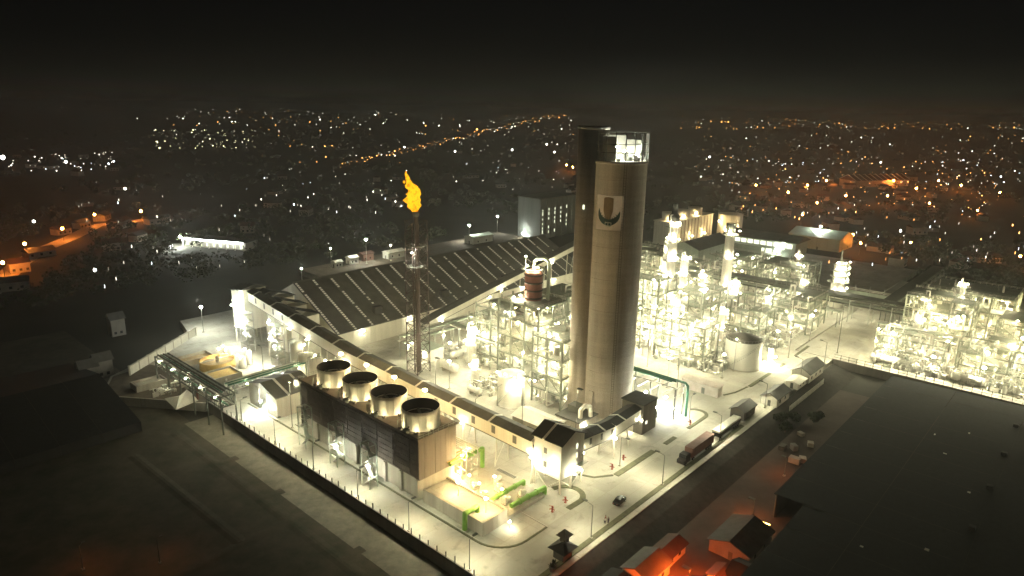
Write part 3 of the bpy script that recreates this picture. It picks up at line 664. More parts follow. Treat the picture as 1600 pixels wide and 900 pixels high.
# flare derrick with its flame
t = thing('flare_stack', 'tall reddish lattice flare derrick with a lamp platform carrying an orange flame', 'flare', 66.0, 108.0)
FH, fw, ft = 56.5, 3.0, 2.7
def fp(s0, s1, z): k = fw + (ft - fw) * z / FH; return (s0 * k, s1 * k, z)
for (a, c) in ((-1, -1), (1, -1), (1, 1), (-1, 1)): MB().cyl(fp(a, c, 0), fp(a, c, FH), .2, .15, n=6).build('leg', 'steel_red', t)
for k in range(15):
    z0, z1 = k * FH / 15, (k + 1) * FH / 15
    for (p, q) in (((-1, -1), (1, -1)), ((1, -1), (1, 1)), ((1, 1), (-1, 1)), ((-1, 1), (-1, -1))):
        MB().cyl(fp(*p, z1), fp(*q, z1), .1, n=4).build('girt', 'steel_red', t)
        MB().cyl(fp(*p, z0), fp(*q, z1), .08, n=4).build('brace', 'steel_red', t); MB().cyl(fp(*q, z0), fp(*p, z1), .08, n=4).build('brace', 'steel_red', t)
for i, (x, y, r_) in enumerate(((0, 0, .75), (1.2, .3, .3), (-1.0, .8, .3))): MB().cyl((x, y, 0), (x, y, FH + (2.0 if i == 0 else -1)), r_, n=12).build('riser', 'steel_red', t)
MB().lathe([(.75, FH + 1.2), (1.15, FH + 1.6), (1.15, FH + 3.2), (.9, FH + 3.2), (.6, FH + 1.4)], 16).build('flare_tip', 'steel_dark', t)
for z in (40.0, 47.5):
    q = MB(); q.lathe([(1.6, z), (3.6, z), (3.6, z + .15), (1.6, z + .15), (1.6, z)], 20); q.build('platform', 'grating', t)
    q = MB()
    for i in range(12):
        a, c = R(i * 30), R(i * 30 + 30); q.cyl((3.5 * math.cos(a), 3.5 * math.sin(a), z + .1), (3.5 * math.cos(a), 3.5 * math.sin(a), z + 1.3), .06, n=4); q.cyl((3.5 * math.cos(a), 3.5 * math.sin(a), z + 1.25), (3.5 * math.cos(c), 3.5 * math.sin(c), z + 1.25), .05, n=4)
    q.build('railing', 'steel_red', t)
lamp(t, -3.4, -1.6, 45.6, .3, 'lamp_cool'); lamp(t, -3.2, -.4, 12.0, .3)
fm = bpy.data.materials.new('flame'); fm.use_nodes = True; tt = fm.node_tree; tt.nodes.clear()
oc = tt.nodes.new('ShaderNodeTexCoord'); ns = tt.nodes.new('ShaderNodeTexNoise'); ns.inputs['Scale'].default_value = .55; ns.inputs['Detail'].default_value = 5; ns.inputs['Distortion'].default_value = 1.2
rmp = tt.nodes.new('ShaderNodeValToRGB'); rmp.color_ramp.elements[0].position = .3; rmp.color_ramp.elements[0].color = (1.0, .10, .002, 1); rmp.color_ramp.elements[1].position = .52; rmp.color_ramp.elements[1].color = (1.0, .46, .01, 1)
em = tt.nodes.new('ShaderNodeEmission'); em.inputs[1].default_value = 0.72; ou = tt.nodes.new('ShaderNodeOutputMaterial')
tt.links.new(oc.outputs['Object'], ns.inputs['Vector']); tt.links.new(ns.outputs['Fac'], rmp.inputs[0]); tt.links.new(rmp.outputs[0], em.inputs[0]); tt.links.new(em.outputs[0], ou.inputs[0]); MATS['flame'] = fm
# flame body: one lumpy lick leaning with the wind
from mathutils import noise as mnoise
b = MB(); prof = [(0, .5), (1.0, 1.15), (2.4, 1.9), (4.2, 2.4), (6.0, 2.25), (7.6, 1.9), (9.0, 1.75), (10.2, 1.05), (11.2, .7), (12.4, .62), (13.4, .35), (14.4, .05)]
lean = [(0, 0), (-.2, .2), (-.5, .5), (-.6, .8), (-.2, .6), (-.1, .6), (-.8, 1.0), (-1.2, 1.6), (-1.6, 2.1), (-1.5, 2.2), (-1.9, 2.6), (-1.7, 2.6)]
def lerp_list(L, n):
    out = []
    for i in range(n):
        f = i * (len(L) - 1) / (n - 1); k = min(int(f), len(L) - 2); w_ = f - k; out.append(tuple(x + (y - x) * w_ for x, y in zip(L[k], L[k + 1])))
    return out
prof, lean = lerp_list(prof, 34), lerp_list(lean, 34)
nn_ = 22; vs = []; fs = []
for j, ((z, r_), (lx, ly)) in enumerate(zip(prof, lean)):
    for i in range(nn_):
        a = 2 * math.pi * i / nn_; p = Vector((math.cos(a) * 1.3, math.sin(a) * 1.3, z * .5))
        rr = r_ * (1 + .6 * mnoise.noise(p * 1.15 + Vector((3, 1, 0))) + .5 * mnoise.noise(p * 2.6))
        vs.append((lx + rr * math.cos(a), ly + rr * math.sin(a), z + .5 * mnoise.noise(p * 1.7)))
fs = [(j * nn_ + i, j * nn_ + (i + 1) % nn_, (j + 1) * nn_ + (i + 1) % nn_, (j + 1) * nn_ + i) for j in range(len(prof) - 1) for i in range(nn_)] + [tuple(range(nn_ - 1, -1, -1))]
b.add(vs, fs, True)
b.ball((-2.4, 3.0, 10.6), .4, 8, 6, 1.3); 
solo('flame', b, 'flame', 'ragged orange yellow flame burning on top of the flare derrick', 'flame', 66.0, 108.0, FH + 2.6)

# ------------------------------------------------------------------ water treatment corner on the left
t = thing('truss_bridge', 'dark lattice pipe bridge with lamps crossing the settling basins', 'pipe bridge', -4.4, 116)
for i in range(6):
    for x in (0, 4.6): ibox('post', 'steel_dark', t, x - .18, x + .18, i * 9.8 - .18, i * 9.8 + .18, -3 if x < 3 else 0, 9.4)
    for z in (5.8, 9.2): ibox('cross_beam', 'steel_dark', t, -.2, 4.8, i * 9.8 - .15, i * 9.8 + .15, z, z + .3)
for x in (0, 4.6):
    for z in (5.9, 9.3): ibox('chord', 'steel_dark', t, x - .14, x + .14, 0, 49, z, z + .3)
    for i in range(15): MB().cyl((x, i * 3.27, 6 if i % 2 else 9.3), (x, i * 3.27 + 3.27, 9.3 if i % 2 else 6), .1, n=5).build('lattice_bar', 'steel_dark', t)
for k, (x, r_, m) in enumerate(((.8, .32, 'steel_dark'), (1.7, .24, 'pine_green'), (2.5, .3, 'dark_concrete'), (3.3, .2, 'steel'), (4.0, .26, 'steel_dark'))):
    MB().cyl((x, -1, 6.4 + r_), (x, 50, 6.4 + r_), r_, n=8).build('pipe', m, t); MB().cyl((x, 2, 9.7 + r_), (x, 48, 9.7 + r_), r_ * .9, n=8).build('pipe', m, t)
for i in range(5): lamp(t, -.6, i * 10.5 + 2, 9.0, .2)
t = thing('clarifier', 'round rust yellow settling tank in the treatment corner', 'tank', 16.5, 164)
MB().lathe([(6.2, 0), (6.2, 3.0), (5.8, 3.0), (5.8, 1.2), (0.01, .9)], 36).build('shell', 'yellow_rust', t)
MB().lathe([(5.79, 1.9), (.01, 1.9)], 36).build('silt', 'silt', t)
ibox('bridge', 'steel', t, -6.4, 6.4, -.6, .6, 3.2, 3.4); MB().cyl((0, 0, 0), (0, 0, 4.4), .6, n=10).build('pier', 'concrete', t)
lamp(t, 3, 4.8, 5.2, .36, 'lamp_gold'); ibox('lamp_post', 'steel', t, 2.95, 3.05, 4.85, 4.95, 2.8, 5.2)
for i, (u, v, du, dv, m, lab) in enumerate(((6, 172, 13, 7, 'silt', 'open rectangular settling basin with silt by the pale slanting wall'), (-13, 160, 10, 6, 'concrete', 'long pale trough basin beside the dark conveyor'), (8, 148, 10, 9, 'yellow_rust', 'open rust stained basin beside the pump shed'))):
    t = thing('settling_basin', lab, 'basin', u, v, .0)
    ibox('wall', 'concrete', t, 0, .4, 0, dv, 0, 2.2); ibox('wall', 'concrete', t, du - .4, du, 0, dv, 0, 2.2)
    ibox('wall', 'concrete', t, .4, du - .4, 0, .4, 0, 2.2); ibox('wall', 'concrete', t, .4, du - .4, dv - .4, dv, 0, 2.2)
    ibox('silt', m, t, .4, du - .4, .4, dv - .4, .02, 1.1 + .2 * i)
b = MB(); b.add([(-9.5, 137.5, 0), (-1.5, 139.5, 0), (-.5, 147, 0), (-8.5, 149, 0), (-6.5, 141.5, 2.6), (-2.8, 144.5, 2.8)], [(0, 1, 5, 4), (1, 2, 5), (2, 3, 4, 5), (3, 0, 4)])
solo('salt_heap', b, 'cladding', 'pale angular covered heap at the corner of the treatment yard', 'heap', 0, 0, .01)
b = MB(); b.tube([(-1.2, 140.5, 0), (-1.2, 140.5, 4.2), (-.2, 138.5, 5.4), (.8, 137.0, 4.2), (1.4, 136.2, .6)], .35, 8)
solo('red_pipe_bend', b, 'red_paint', 'bent red pipe rising beside the pale covered heap', 'pipe', 0, 0)
t = thing('pump_shed', 'dark gabled pump shed with pale roof strips and a bright doorway', 'building', 9.6, 108.5)
ibox('wall', 'concrete', t, 0, .3, 0, 6.5, 0, 7.0); ibox('wall', 'concrete', t, 0, .3, 11.0, 17.5, 0, 7.0); ibox('wall', 'concrete', t, .3, 13, 0, .3, 0, 7.0); ibox('wall', 'concrete', t, .3, 13, 17.2, 17.5, 0, 7); ibox('wall', 'concrete', t, 13, 13.3, 0, 17.5, 0, 7)
for s_ in (0, 1):
    y0, y1 = (-.6, 8.75) if s_ == 0 else (18.1, 8.75)
    for (x0, x1, m, dz) in ((-.6, 3.6, 'roof_sheet', 0), (3.6, 4.4, 'skylight', .06), (4.4, 9.4, 'roof_sheet', 0), (9.4, 10.2, 'skylight', .06), (10.2, 13.9, 'roof_sheet', 0)):
        MB().extr([(y0, 6.9 + dz), (y1, 9.6 + dz), (y1, 9.8 + dz), (y0, 7.1 + dz)], (x0, 0, 0), (x1, 0, 0), (0, 1, 0)).build('skylight' if m == 'skylight' else 'roof_panel', m, t)
for (x, y, z, r_) in ((-.9, 8.6, 3.6, .3), (2.5, 7.6, 4.0, .34), (-.7, 3.0, 3.6, .16)): lamp(t, x, y, z, r_, 'lamp_cool')
b = MB()
for i in range(10): b.box(random.uniform(2, 11), random.uniform(3, 15), 1.2, random.uniform(.8, 2), random.uniform(.8, 2), 2.4)
tag(b.build('machinery', 'steel', t), kind='stuff')
for (u, v, r_, h_, lab) in ((33.8, 137.5, 2.3, 11.8, 'tall plain vertical silo before the rising gallery, nearest the pump shed'), (33.6, 130.8, 2.7, 9.2, 'middle one of three pale silos before the rising gallery'), (33.6, 124.2, 2.5, 9.0, 'pale silo before the rising gallery, nearest the cooling tower stacks')):
    t = thing('silo', lab, 'silo', u, v, 0, 0, 'silos before the gallery')
    MB().lathe([(r_, 0), (r_, h_), (.4, h_ + .7), (.01, h_ + .7)], 28).build('shell', 'tank_paint', t)
    for k in range(1, 5): MB().lathe([(r_ + .01, h_ * k / 5), (r_ + .07, h_ * k / 5 + .05), (r_ + .07, h_ * k / 5 + .2), (r_ + .01, h_ * k / 5 + .25)], 28).build('hoop', 'tank_paint', t)
    MB().tube([(-r_ - .4, .6, 0), (-r_ - .4, .6, h_ + 1.4), (0, .6, h_ + 1.4)], .14).build('vent_pipe', 'steel', t)
    q = MB()
    for k in range(12):
        a, c = R(k * 30), R(k * 30 + 30); q.cyl((r_ * math.cos(a), r_ * math.sin(a), h_), (r_ * math.cos(a), r_ * math.sin(a), h_ + 1.1), .05, n=4); q.cyl((r_ * math.cos(a), r_ * math.sin(a), h_ + 1.1), (r_ * math.cos(c), r_ * math.sin(c), h_ + 1.1), .05, n=4)
    q.build('railing', 'steel', t); lamp(t, r_ + .5, -.8, h_ * .9, .3)
t = thing('vent_post', 'dark post with a round drum head between pump shed and cooling tower', 'post', 13.0, 99.8)
MB().cyl((0, 0, 0), (0, 0, 13.2), .32, .26, n=10).build('post', 'steel_dark', t); MB().lathe([(0.01, 12), (1.9, 12.6), (2.1, 14), (1.7, 15.2), (.01, 15.6)], 20).build('drum', 'steel_dark', t); ibox('foot', 'concrete', t, -1.8, 1.8, -1.4, 1.4, 0, .3)

t = thing('green_pipe_bridge', 'green pipe bridge between the treatment corner and the silos', 'pipe bridge', 6.0, 128.6)
for x in (0, 9, 18, 26):
    for y in (0, 3.6): ibox('post', 'cladding_green', t, x - .15, x + .15, y - .15, y + .15, 0, 7)
    ibox('cross_beam', 'cladding_green', t, x - .13, x + .13, -.3, 3.9, 6.4, 6.7)
for k, y in enumerate((.2, 1.1, 2.0, 2.9, 3.5)): MB().cyl((-2, y, 7.0 + .1 * (k % 2)), (27.5, y, 7.0 + .1 * (k % 2)), (.3, .2, .26, .2, .16)[k], n=8).build('pipe', ('pine_green', 'cladding_green', 'pine_green', 'insulation', 'steel')[k], t)
for x in (4, 14, 23): lamp(t, x, -.6, 6.0, .2)
for (u, v, r_, h_, lab) in ((22.5, 156.5, 1.3, 4.2, 'small white dosing tank beside the rust stained basin'), (26.0, 158.5, 1.1, 5.0, 'taller small white dosing tank on the pale treatment floor'), (24.0, 171.0, 1.5, 3.6, 'squat small tank behind the round settling tank'), (3.0, 156.0, 1.2, 3.4, 'small pale tank between the lattice bridge and the basins')):
    t = thing('dosing_tank', lab, 'tank', u, v, 0, 0, 'small tanks of the treatment corner')
    MB().lathe([(r_, 0), (r_, h_), (r_ * .5, h_ + .5), (.01, h_ + .6)], 20).build('shell', 'tank_paint', t); MB().tube([(-r_ - .3, 0, .1), (-r_ - .3, 0, h_ + .9), (0, 0, h_ + .9), (0, 0, h_ + .4)], .1).build('pipe', 'steel', t)
    lamp(t, -r_ - .6, -.5, h_ + 1.6, .26)
    ibox('lamp_post', 'steel', t, -r_ - .65, -r_ - .55, -.55, -.45, 0, h_ + 1.6)

# ================================================================== PROCESS UNITS
def frame(u, v, xs, ys, zs, label, seed, lamps=2, m='steel_frame', fine=False, pipes=26, deck=1.0, lm='lamp_warm', lr=.4, rail=True, cat='steel structure', beam=.5):
    """multi storey steel structure: xs, ys column grid, zs floor levels"""
    rn = random.Random(seed); t = thing('process_structure', label, cat, u, v)
    H = zs[-1]
    for x in xs:
        for y in ys: ibox('column', m, t, x - beam / 2, x + beam / 2, y - beam / 2, y + beam / 2, 0, H + (.0 if rn.random() < .6 else 1.1))
    prev = 0
    for z in zs:
        if fine:
            for y in ys: ibox('beam', m, t, xs[0] + beam / 2, xs[-1] - beam / 2, y - beam * .45, y + beam * .45, z - .45, z - .02)
            for x in xs: ibox('beam', m, t, x - beam * .45, x + beam * .45, ys[0] + beam / 2, ys[-1] - beam / 2, z - .5, z - .04)
            for i in range(len(xs) - 1):
                for j in range(len(ys) - 1):
                    if rn.random() < deck * .8: ibox('deck_panel', 'grating', t, xs[i] + .2, xs[i + 1] - .2, ys[j] + .2, ys[j + 1] - .2, z + .0, z + .08)
        else:
            q = MB()
            for y in ys: q.b2(xs[0] + .01, xs[-1] - .01, y - beam * .4, y + beam * .4, z - .42, z - .02)
            for x in xs: q.b2(x - beam * .4, x + beam * .4, ys[0] + .01, ys[-1] - .01, z - .46, z - .05)
            for i in range(len(xs) - 1):
                for j in range(len(ys) - 1):
                    if rn.random() < deck * .7: q.b2(xs[i] + .2, xs[i + 1] - .2, ys[j] + .2, ys[j + 1] - .2, z + .0, z + .08)
            q.build('floor_level', m, t)
        if rail:
            q = MB(); a = [(xs[0], ys[0]), (xs[-1], ys[0]), (xs[-1], ys[-1]), (xs[0], ys[-1])]
            for (p, c) in ((a[0], a[1]), (a[0], a[3]), (a[1], a[2])):
                for dz in (.6, 1.1): q.cyl((*p, z + dz), (*c, z + dz), .06, n=4)
                n_ = max(1, int(math.hypot(c[0] - p[0], c[1] - p[1]) / 2.2))
                for i in range(n_ + 1): q.cyl((p[0] + (c[0] - p[0]) * i / n_, p[1] + (c[1] - p[1]) * i / n_, z), (p[0] + (c[0] - p[0]) * i / n_, p[1] + (c[1] - p[1]) * i / n_, z + 1.1), .05, n=4)
            q.build('railing', 'cladding', t)
        for i in range(len(ys) - 1):                # bracing on the faces towards the road
            if rn.random() < .45: MB().cyl((xs[0], ys[i], prev), (xs[0], ys[i + 1], z - .3), .12, n=5).build('brace', m, t)
        for i in range(len(xs) - 1):
            if rn.random() < .35: MB().cyl((xs[i], ys[0], prev), (xs[i + 1], ys[0], z - .3), .12, n=5).build('brace', m, t)
        for k in range(lamps):                      # lamps hang under each floor
            lamp(t, rn.uniform(xs[0] + .8, xs[-1] - .8), rn.uniform(ys[0] + .8, ys[-1] - .8), z - rn.uniform(.7, 1.4), lr * rn.uniform(.6, 1.2), rn.choice((lm, lm, 'lamp_yellow', 'lamp_warm')))
        if rn.random() < .5: lamp(t, xs[0] - .4, rn.uniform(ys[0], ys[-1]), z + 2.0, lr * .7, lm)
        for k in range(rn.randint(1, 3)):            # vessels standing on this floor's supporting level
            r_ = rn.uniform(.6, 1.35); hh = min(z - prev - .8, rn.uniform(2.2, 5)); put('vessel', unit('cyl', rn.choice(('insulation', 'tank_paint', 'aluminium'))), t, (rn.uniform(xs[0] + 1.5, xs[-1] - 1.5), rn.uniform(ys[0] + 1.5, ys[-1] - 1.5), prev + .1), 0, (r_, r_, hh))
        prev = z
    # pipework woven through the structure
    for mm, cnt in (('insulation', int(pipes * .6)), ('tank_paint', pipes // 3), ('steel', pipes // 4)):
        q = MB()
        for k in range(cnt):
            x, y = rn.uniform(xs[0], xs[-1]), rn.uniform(ys[0], ys[-1]); z = rn.uniform(.4, H * .9); pts = [(x, y, z)]
            for _ in range(rn.randint(2, 5)):
                ax = rn.choice('xyzz'); 
                if ax == 'x': x = min(xs[-1] + 1.5, max(xs[0] - 1.5, x + rn.uniform(-6, 6)))
                elif ax == 'y': y = min(ys[-1] + 1.5, max(ys[0] - 1.5, y + rn.uniform(-7, 7)))
                else: z = min(H + 2.5, max(.3, z + rn.uniform(-6, 7)))
                pts.append((x, y, z))
            q.tube(pts, rn.choice((.14, .2, .28, .45)), 7)
        for k in range(cnt // 2):                   # small equipment boxes, valves, junctions standing on the floors
            z = rn.choice([0] + list(zs[:-1])); h_ = rn.uniform(.5, 1.8)
            x, y = rn.uniform(xs[0] + .5, xs[-1] - .5), rn.uniform(ys[0] + .5, ys[-1] - .5)
            if rn.random() < .5: q.box(x, y, z + .1 + h_ / 2, rn.uniform(.5, 1.8), rn.uniform(.5, 1.8), h_)
            else: q.cyl((x, y, z + .1), (x, y, z + .1 + h_ * 1.4), rn.uniform(.25, .8), n=8)
        if cnt: tag(q.build('pipework', mm, t), kind='stuff')
    return t
def column(u, v, r, h, label, m='insulation', z0=0.0, plats=(), cap=True, lampm='lamp_warm', group=None, lr=.34, skirt=True, name='process_column'):
    t = thing(name, label, 'column', u, v, z0, 0, group)
    MB().lathe([(r, 1.6 if skirt else 0), (r, h), (r * .86, h + r * .45), (r * .45, h + r * .72), (.01, h + r * .8)], 24).build('shell', m, t)
    if skirt: MB().lathe([(r * 1.05, 0), (r * 1.05, 1.6)], 24).build('skirt', 'concrete', t)
    for k in range(1, int(h / 4)): MB().lathe([(r + .01, k * 4), (r + .08, k * 4 + .05), (r + .08, k * 4 + .22), (r + .01, k * 4 + .27)], 20).build('band', m, t)
    MB().tube([(0, 0, h + r * .75), (0, 0, h + r * .8 + 1.4), (-r - .8, 0, h + r * .8 + 1.4), (-r - .8, 0, 1)], max(.14, r * .16), 8).build('overhead_pipe', 'aluminium', t)
    q = MB()
    for s_ in (-.25, .25): q.cyl((s_, -r - .35, 0), (s_, -r - .35, h), .05, n=4)
    for k in range(int(h / .9)): q.cyl((-.25, -r - .35, k * .9), (.25, -r - .35, k * .9), .04, n=4)
    q.build('ladder', 'steel', t)
    for i, z in enumerate(plats):
        q = MB().lathe([(r + .05, z), (r + 1.3, z), (r + 1.3, z + .12), (r + .05, z + .12)], 20); q.build('platform', 'grating', t)
        q = MB()
        for k in range(14):
            a, c = R(k * 360 / 14), R((k + 1) * 360 / 14); q.cyl(((r + 1.25) * math.cos(a), (r + 1.25) * math.sin(a), z), ((r + 1.25) * math.cos(a), (r + 1.25) * math.sin(a), z + 1.1), .05, n=4); q.cyl(((r + 1.25) * math.cos(a), (r + 1.25) * math.sin(a), z + 1.1), ((r + 1.25) * math.cos(c), (r + 1.25) * math.sin(c), z + 1.1), .05, n=4)
        q.build('railing', 'cladding', t)
        for a in (200, 250) if i % 2 else (225, 170): lamp(t, (r + 1.5) * math.cos(R(a)), (r + 1.5) * math.sin(R(a)), z + 1.9, lr, lampm)
    return t
def drum(u, v, z, r, L, label, ax='x', m='insulation', group=None, name='horizontal_drum'):
    t = thing(name, label, 'vessel', u, v, z, 0 if ax == 'x' else math.pi / 2, group)
    q = MB(); q.cyl((0, 0, r + .7), (L, 0, r + .7), r, n=18, caps=False)
    for (x, s_) in ((0, -1), (L, 1)):
        vs = []; fs = []
        for j in range(5):
            ph = math.pi / 2 * j / 4
            for i in range(18): vs.append((x + s_ * r * .5 * math.sin(ph), r * math.cos(ph) * math.cos(i * math.pi / 9), r + .7 + r * math.cos(ph) * math.sin(i * math.pi / 9)))
        fs = [(j * 18 + i, j * 18 + (i + 1) % 18, (j + 1) * 18 + (i + 1) % 18, (j + 1) * 18 + i) for j in range(4) for i in range(18)]
        q.add(vs, fs, True)
    q.build('shell', m, t)
    for x in (L * .22, L * .78): ibox('saddle', 'concrete', t, x - .25, x + .25, -r * .8, r * .8, 0, r * .9)
    for x in (L * .3, L * .6): MB().cyl((x, 0, 2 * r + .6), (x, 0, 2 * r + 1.5), r * .22, n=8).build('nozzle', 'steel', t)
    return t
def tank(u, v, r, h, label, m='tank_paint', rise=1.4, name='storage_tank'):
    t = thing(name, label, 'tank', u, v)
    MB().lathe([(r, 0), (r, h)], 48).build('shell', m, t)
    MB().lathe([(r + .15, h - .02), (r + .15, h + .12), (.01, h + rise)], 48).build('roof', 'dark_concrete' if m == 'tank_paint' and rise > 1.2 else m, t)
    for k in range(1, 5): MB().lathe([(r + .005, h * k / 5), (r + .05, h * k / 5 + .03), (r + .05, h * k / 5 + .12), (r + .005, h * k / 5 + .15)], 48).build('seam', m, t)
    MB().lathe([(r + .3, 0), (r + .3, .4), (r, .4)], 48).build('foot_ring', 'concrete', t)
    q = MB()
    for k in range(22):
        a = R(150 + k * 5); c = R(155 + k * 5)
        q.extr([(-.1, 0), (.1, 0), (.1, .12), (-.1, .12)], ((r + .1) * math.cos(a), (r + .1) * math.sin(a), h * k / 22), ((r + .8) * math.cos(a), (r + .8) * math.sin(a), h * k / 22))
        q.cyl(((r + .8) * math.cos(a), (r + .8) * math.sin(a), h * k / 22 + 1), ((r + .8) * math.cos(c), (r + .8) * math.sin(c), h * (k + 1) / 22 + 1), .05, n=4)
    q.build('spiral_stair', 'steel', t)
    q = MB()
    for k in range(30):
        a, c = R(k * 12), R(k * 12 + 12); q.cyl((r * math.cos(a), r * math.sin(a), h), (r * math.cos(a), r * math.sin(a), h + 1), .04, n=4); q.cyl((r * math.cos(a), r * math.sin(a), h + 1), (r * math.cos(c), r * math.sin(c), h + 1), .04, n=4)
    q.build('railing', 'steel', t)
    return t
def pipe_rack(u, v, L, wid, h, label, ax='x', n_p=8, step=9.0, tiers=(0,), m='steel', pm=('insulation', 'aluminium', 'steel', 'cladding_green'), lamps=0, roof=False):
    t = thing('pipe_rack', label, 'pipe rack', u, v, 0, 0 if ax == 'x' else math.pi / 2)
    k = 0; x = 0.0; rn = random.Random(int(u * 7 + v * 3))
    while x <= L + .1:
        for y in (0, wid): ibox('post', m, t, x - .17, x + .17, y - .17, y + .17, 0, h + tiers[-1])
        for tz in tiers: ibox('cross_beam', m, t, x - .15, x + .15, -.4, wid + .4, h + tz - .4, h + tz)
        if lamps and k % 2 == 0: lamp(t, x, -.6, h - 1.0, .32)
        x += step; k += 1
    for tz in tiers:
        for i in range(n_p):
            r_ = rn.choice((.12, .18, .25, .34)); y = .3 + (wid - .6) * i / max(1, n_p - 1)
            MB().cyl((-1.5, y, h + tz + r_), (L + 1.5, y, h + tz + r_), r_, n=8).build('pipe', rn.choice(pm), t)
    if roof: ibox('cable_tray', 'steel_dark', t, -1, L + 1, .2, wid - .2, h + tiers[-1] + 1.6, h + tiers[-1] + 1.75)
    return t
def clutter(u0, u1, v0, v1, zmax, n_, seed, mats=('insulation', 'tank_paint', 'steel'), pw=1.0):
    """ground level maze of small pipes, valves and supports nobody could count"""
    rn = random.Random(seed)
    for mi, mm in enumerate(mats):
        q = MB()
        for k in range(int(n_ * .95)):
            x, y, z = rn.uniform(0, u1 - u0), rn.uniform(0, v1 - v0), rn.uniform(.2, zmax)
            c = rn.random()
            if c < .6:
                pts = [(x, y, z)]
                for _ in range(rn.randint(2, 5)):
                    ax = rn.choice('xyz')
                    if ax == 'x': x = min(u1 - u0, max(0, x + rn.uniform(-5, 5)))
                    elif ax == 'y': y = min(v1 - v0, max(0, y + rn.uniform(-5, 5)))
                    else: z = rn.uniform(.2, zmax)
                    pts.append((x, y, z))
                q.tube(pts, rn.choice((.13, .18, .26, .4)) * pw, 6)
            elif c < .8: h_ = rn.uniform(.6, min(3.2, zmax)); q.cyl((x, y, 0), (x, y, h_), rn.uniform(.2, .8), n=8); q.ball((x, y, h_), .4, 6, 4)
            else: h_ = rn.uniform(.5, 2.2); q.box(x, y, h_ / 2, rn.uniform(.4, 2), rn.uniform(.4, 2), h_)
        o = q.build('pipework', mm, None, W(u0, v0, .01), ANG); tag(o, 'maze of small pipes, valves and plinths on the process floor', 'pipework', kind='stuff')
def flood(u, v, h, label, m='lamp_flood', r=.42, z=0.0, group=None):
    t = thing('floodlight_mast', label, 'floodlight', u, v, z, 0, group)
    MB().cyl((0, 0, 0), (0, 0, h), .16, .1, n=8).build('mast', 'steel', t); ibox('crossarm', 'steel', t, -.08, .08, -.7, .7, h - .1, h + .05)
    lamp(t, 0, 0, h + .25, r, m); ibox('foot', 'concrete', t, -.4, .4, -.4, .4, 0, .3)
    return t

# --- unit between the round tower and the conveyor (left of the tower)
frame(76.0, 49.2, (0, 7, 14), (0, 6, 12.2), (5.5, 11, 17, 23.5), 'grey open steel structure nearest the round tower, lower by two storeys', 11, 3, fine=True, pipes=24, lm='lamp_warm', cat='steel structure')
frame(80.0, 62.6, (0, 7.5, 15), (0, 6.2, 12.4, 18.4), (6, 12, 18.5, 25, 31), 'tall grey open steel structure carrying the red drum', 12, 3, fine=True, pipes=34)
frame(86.0, 83.0, (0, 7, 14), (0, 7.5, 15), (6, 12, 18, 24), 'open steel structure with slanted bracing behind the small pale tank', 13, 3, fine=True, pipes=30)
frame(100.0, 50.0, (0, 7, 14), (0, 7, 14, 21), (6, 12, 18), 'low steel structure half hidden behind the round tower', 14, 2, pipes=20)
frame(96.0, 100.0, (0, 8, 16), (0, 6, 12), (5, 10, 15), 'small lit steel structure between the flare and the braced structure', 15, 3, pipes=26)
frame(104.0, 74.0, (0, 7, 14, 21), (0, 7, 14), (7, 14, 21, 27), 'steel structure behind the red drum structure', 16, 2, pipes=24)
t = thing('red_drum', 'wide red drum with hoops standing on the tall steel structure', 'drum', 87.5, 71.6, 31.1)
MB().lathe([(3.1, 0), (3.1, 9.4), (2.2, 10.3), (.01, 10.6)], 28).build('shell', 'red_paint', t)
for k in range(4): MB().lathe([(3.1, .4 + k * 2.7), (3.28, .5 + k * 2.7), (3.28, .95 + k * 2.7), (3.1, 1.05 + k * 2.7)], 28).build('hoop', 'steel_red', t)
MB().lathe([(2.9, 10.7), (4.4, 10.7), (4.4, 10.85), (2.9, 10.85)], 24).build('platform', 'grating', t)
MB().tube([(0, 0, 10.4), (0, 0, 13.2), (.6, -1.2, 14.4), (2.0, -3.2, 14.6), (2.6, -4.4, 13.4), (2.6, -4.6, -4)], .62, 10).build('overhead_pipe', 'cladding_green', t)
for (x, y, z) in ((-2.4, 1.0, 12.0), (-1.2, -2.6, 11.8), (-3.8, 2.6, 1.6)): lamp(t, x, y, z, .4, 'lamp_warm')
MB().cyl((-1.6, 2.4, 10.8), (-1.6, 2.4, 14.8), .14, n=6).build('lamp_mast', 'steel', t); lamp(t, -1.6, 2.4, 15, .3)
tk = tank(69.0, 64.4, 4.5, 10.6, 'small pale round tank in front of the steel structures', rise=1.1)
for (a, z) in ((215, 7.5), (160, 12.2), (250, 12.2), (200, 12.4)): lamp(tk, 5.2 * math.cos(R(a)), 5.2 * math.sin(R(a)), z, .17, 'lamp_warm')
MB().tube([(-4.9, 1.5, .3), (-4.9, 1.5, 7), (-3, -3.6, 11.8)], .2).build('fill_pipe', 'steel', tk)
column(72.5, 84.5, 1.0, 9, 'short vessel beside the open concrete yard', plats=(6,))
column(84.0, 98.0, 1.6, 15, 'pale column beside the flare side structure', plats=(9, 13.5))
drum(74, 96.5, 0, 1.6, 7.5, 'pale horizontal drum at the edge of the open yard, nearest the flare', 'y')
drum(83, 108, 0, 1.4, 8, 'pale horizontal drum behind the flare foot', 'x')
drum(66, 76, 0, 1.1, 5, 'small horizontal drum beside the small pale tank', 'y')
t = thing('switch_house', 'box shaped switch house with a plain roof at the flare foot', 'building', 74, 112)
ibox('wall', 'cladding', t, 0, 8, 0, 9, 0, 4.5); ibox('roof', 'cladding_green', t, -.4, 8.4, -.4, 9.4, 4.5, 4.9); ibox('door', 'steel_dark', t, -.05, .03, 3.6, 5, 0, 2.5); lamp(t, -.6, 1.5, 3.8, .3)
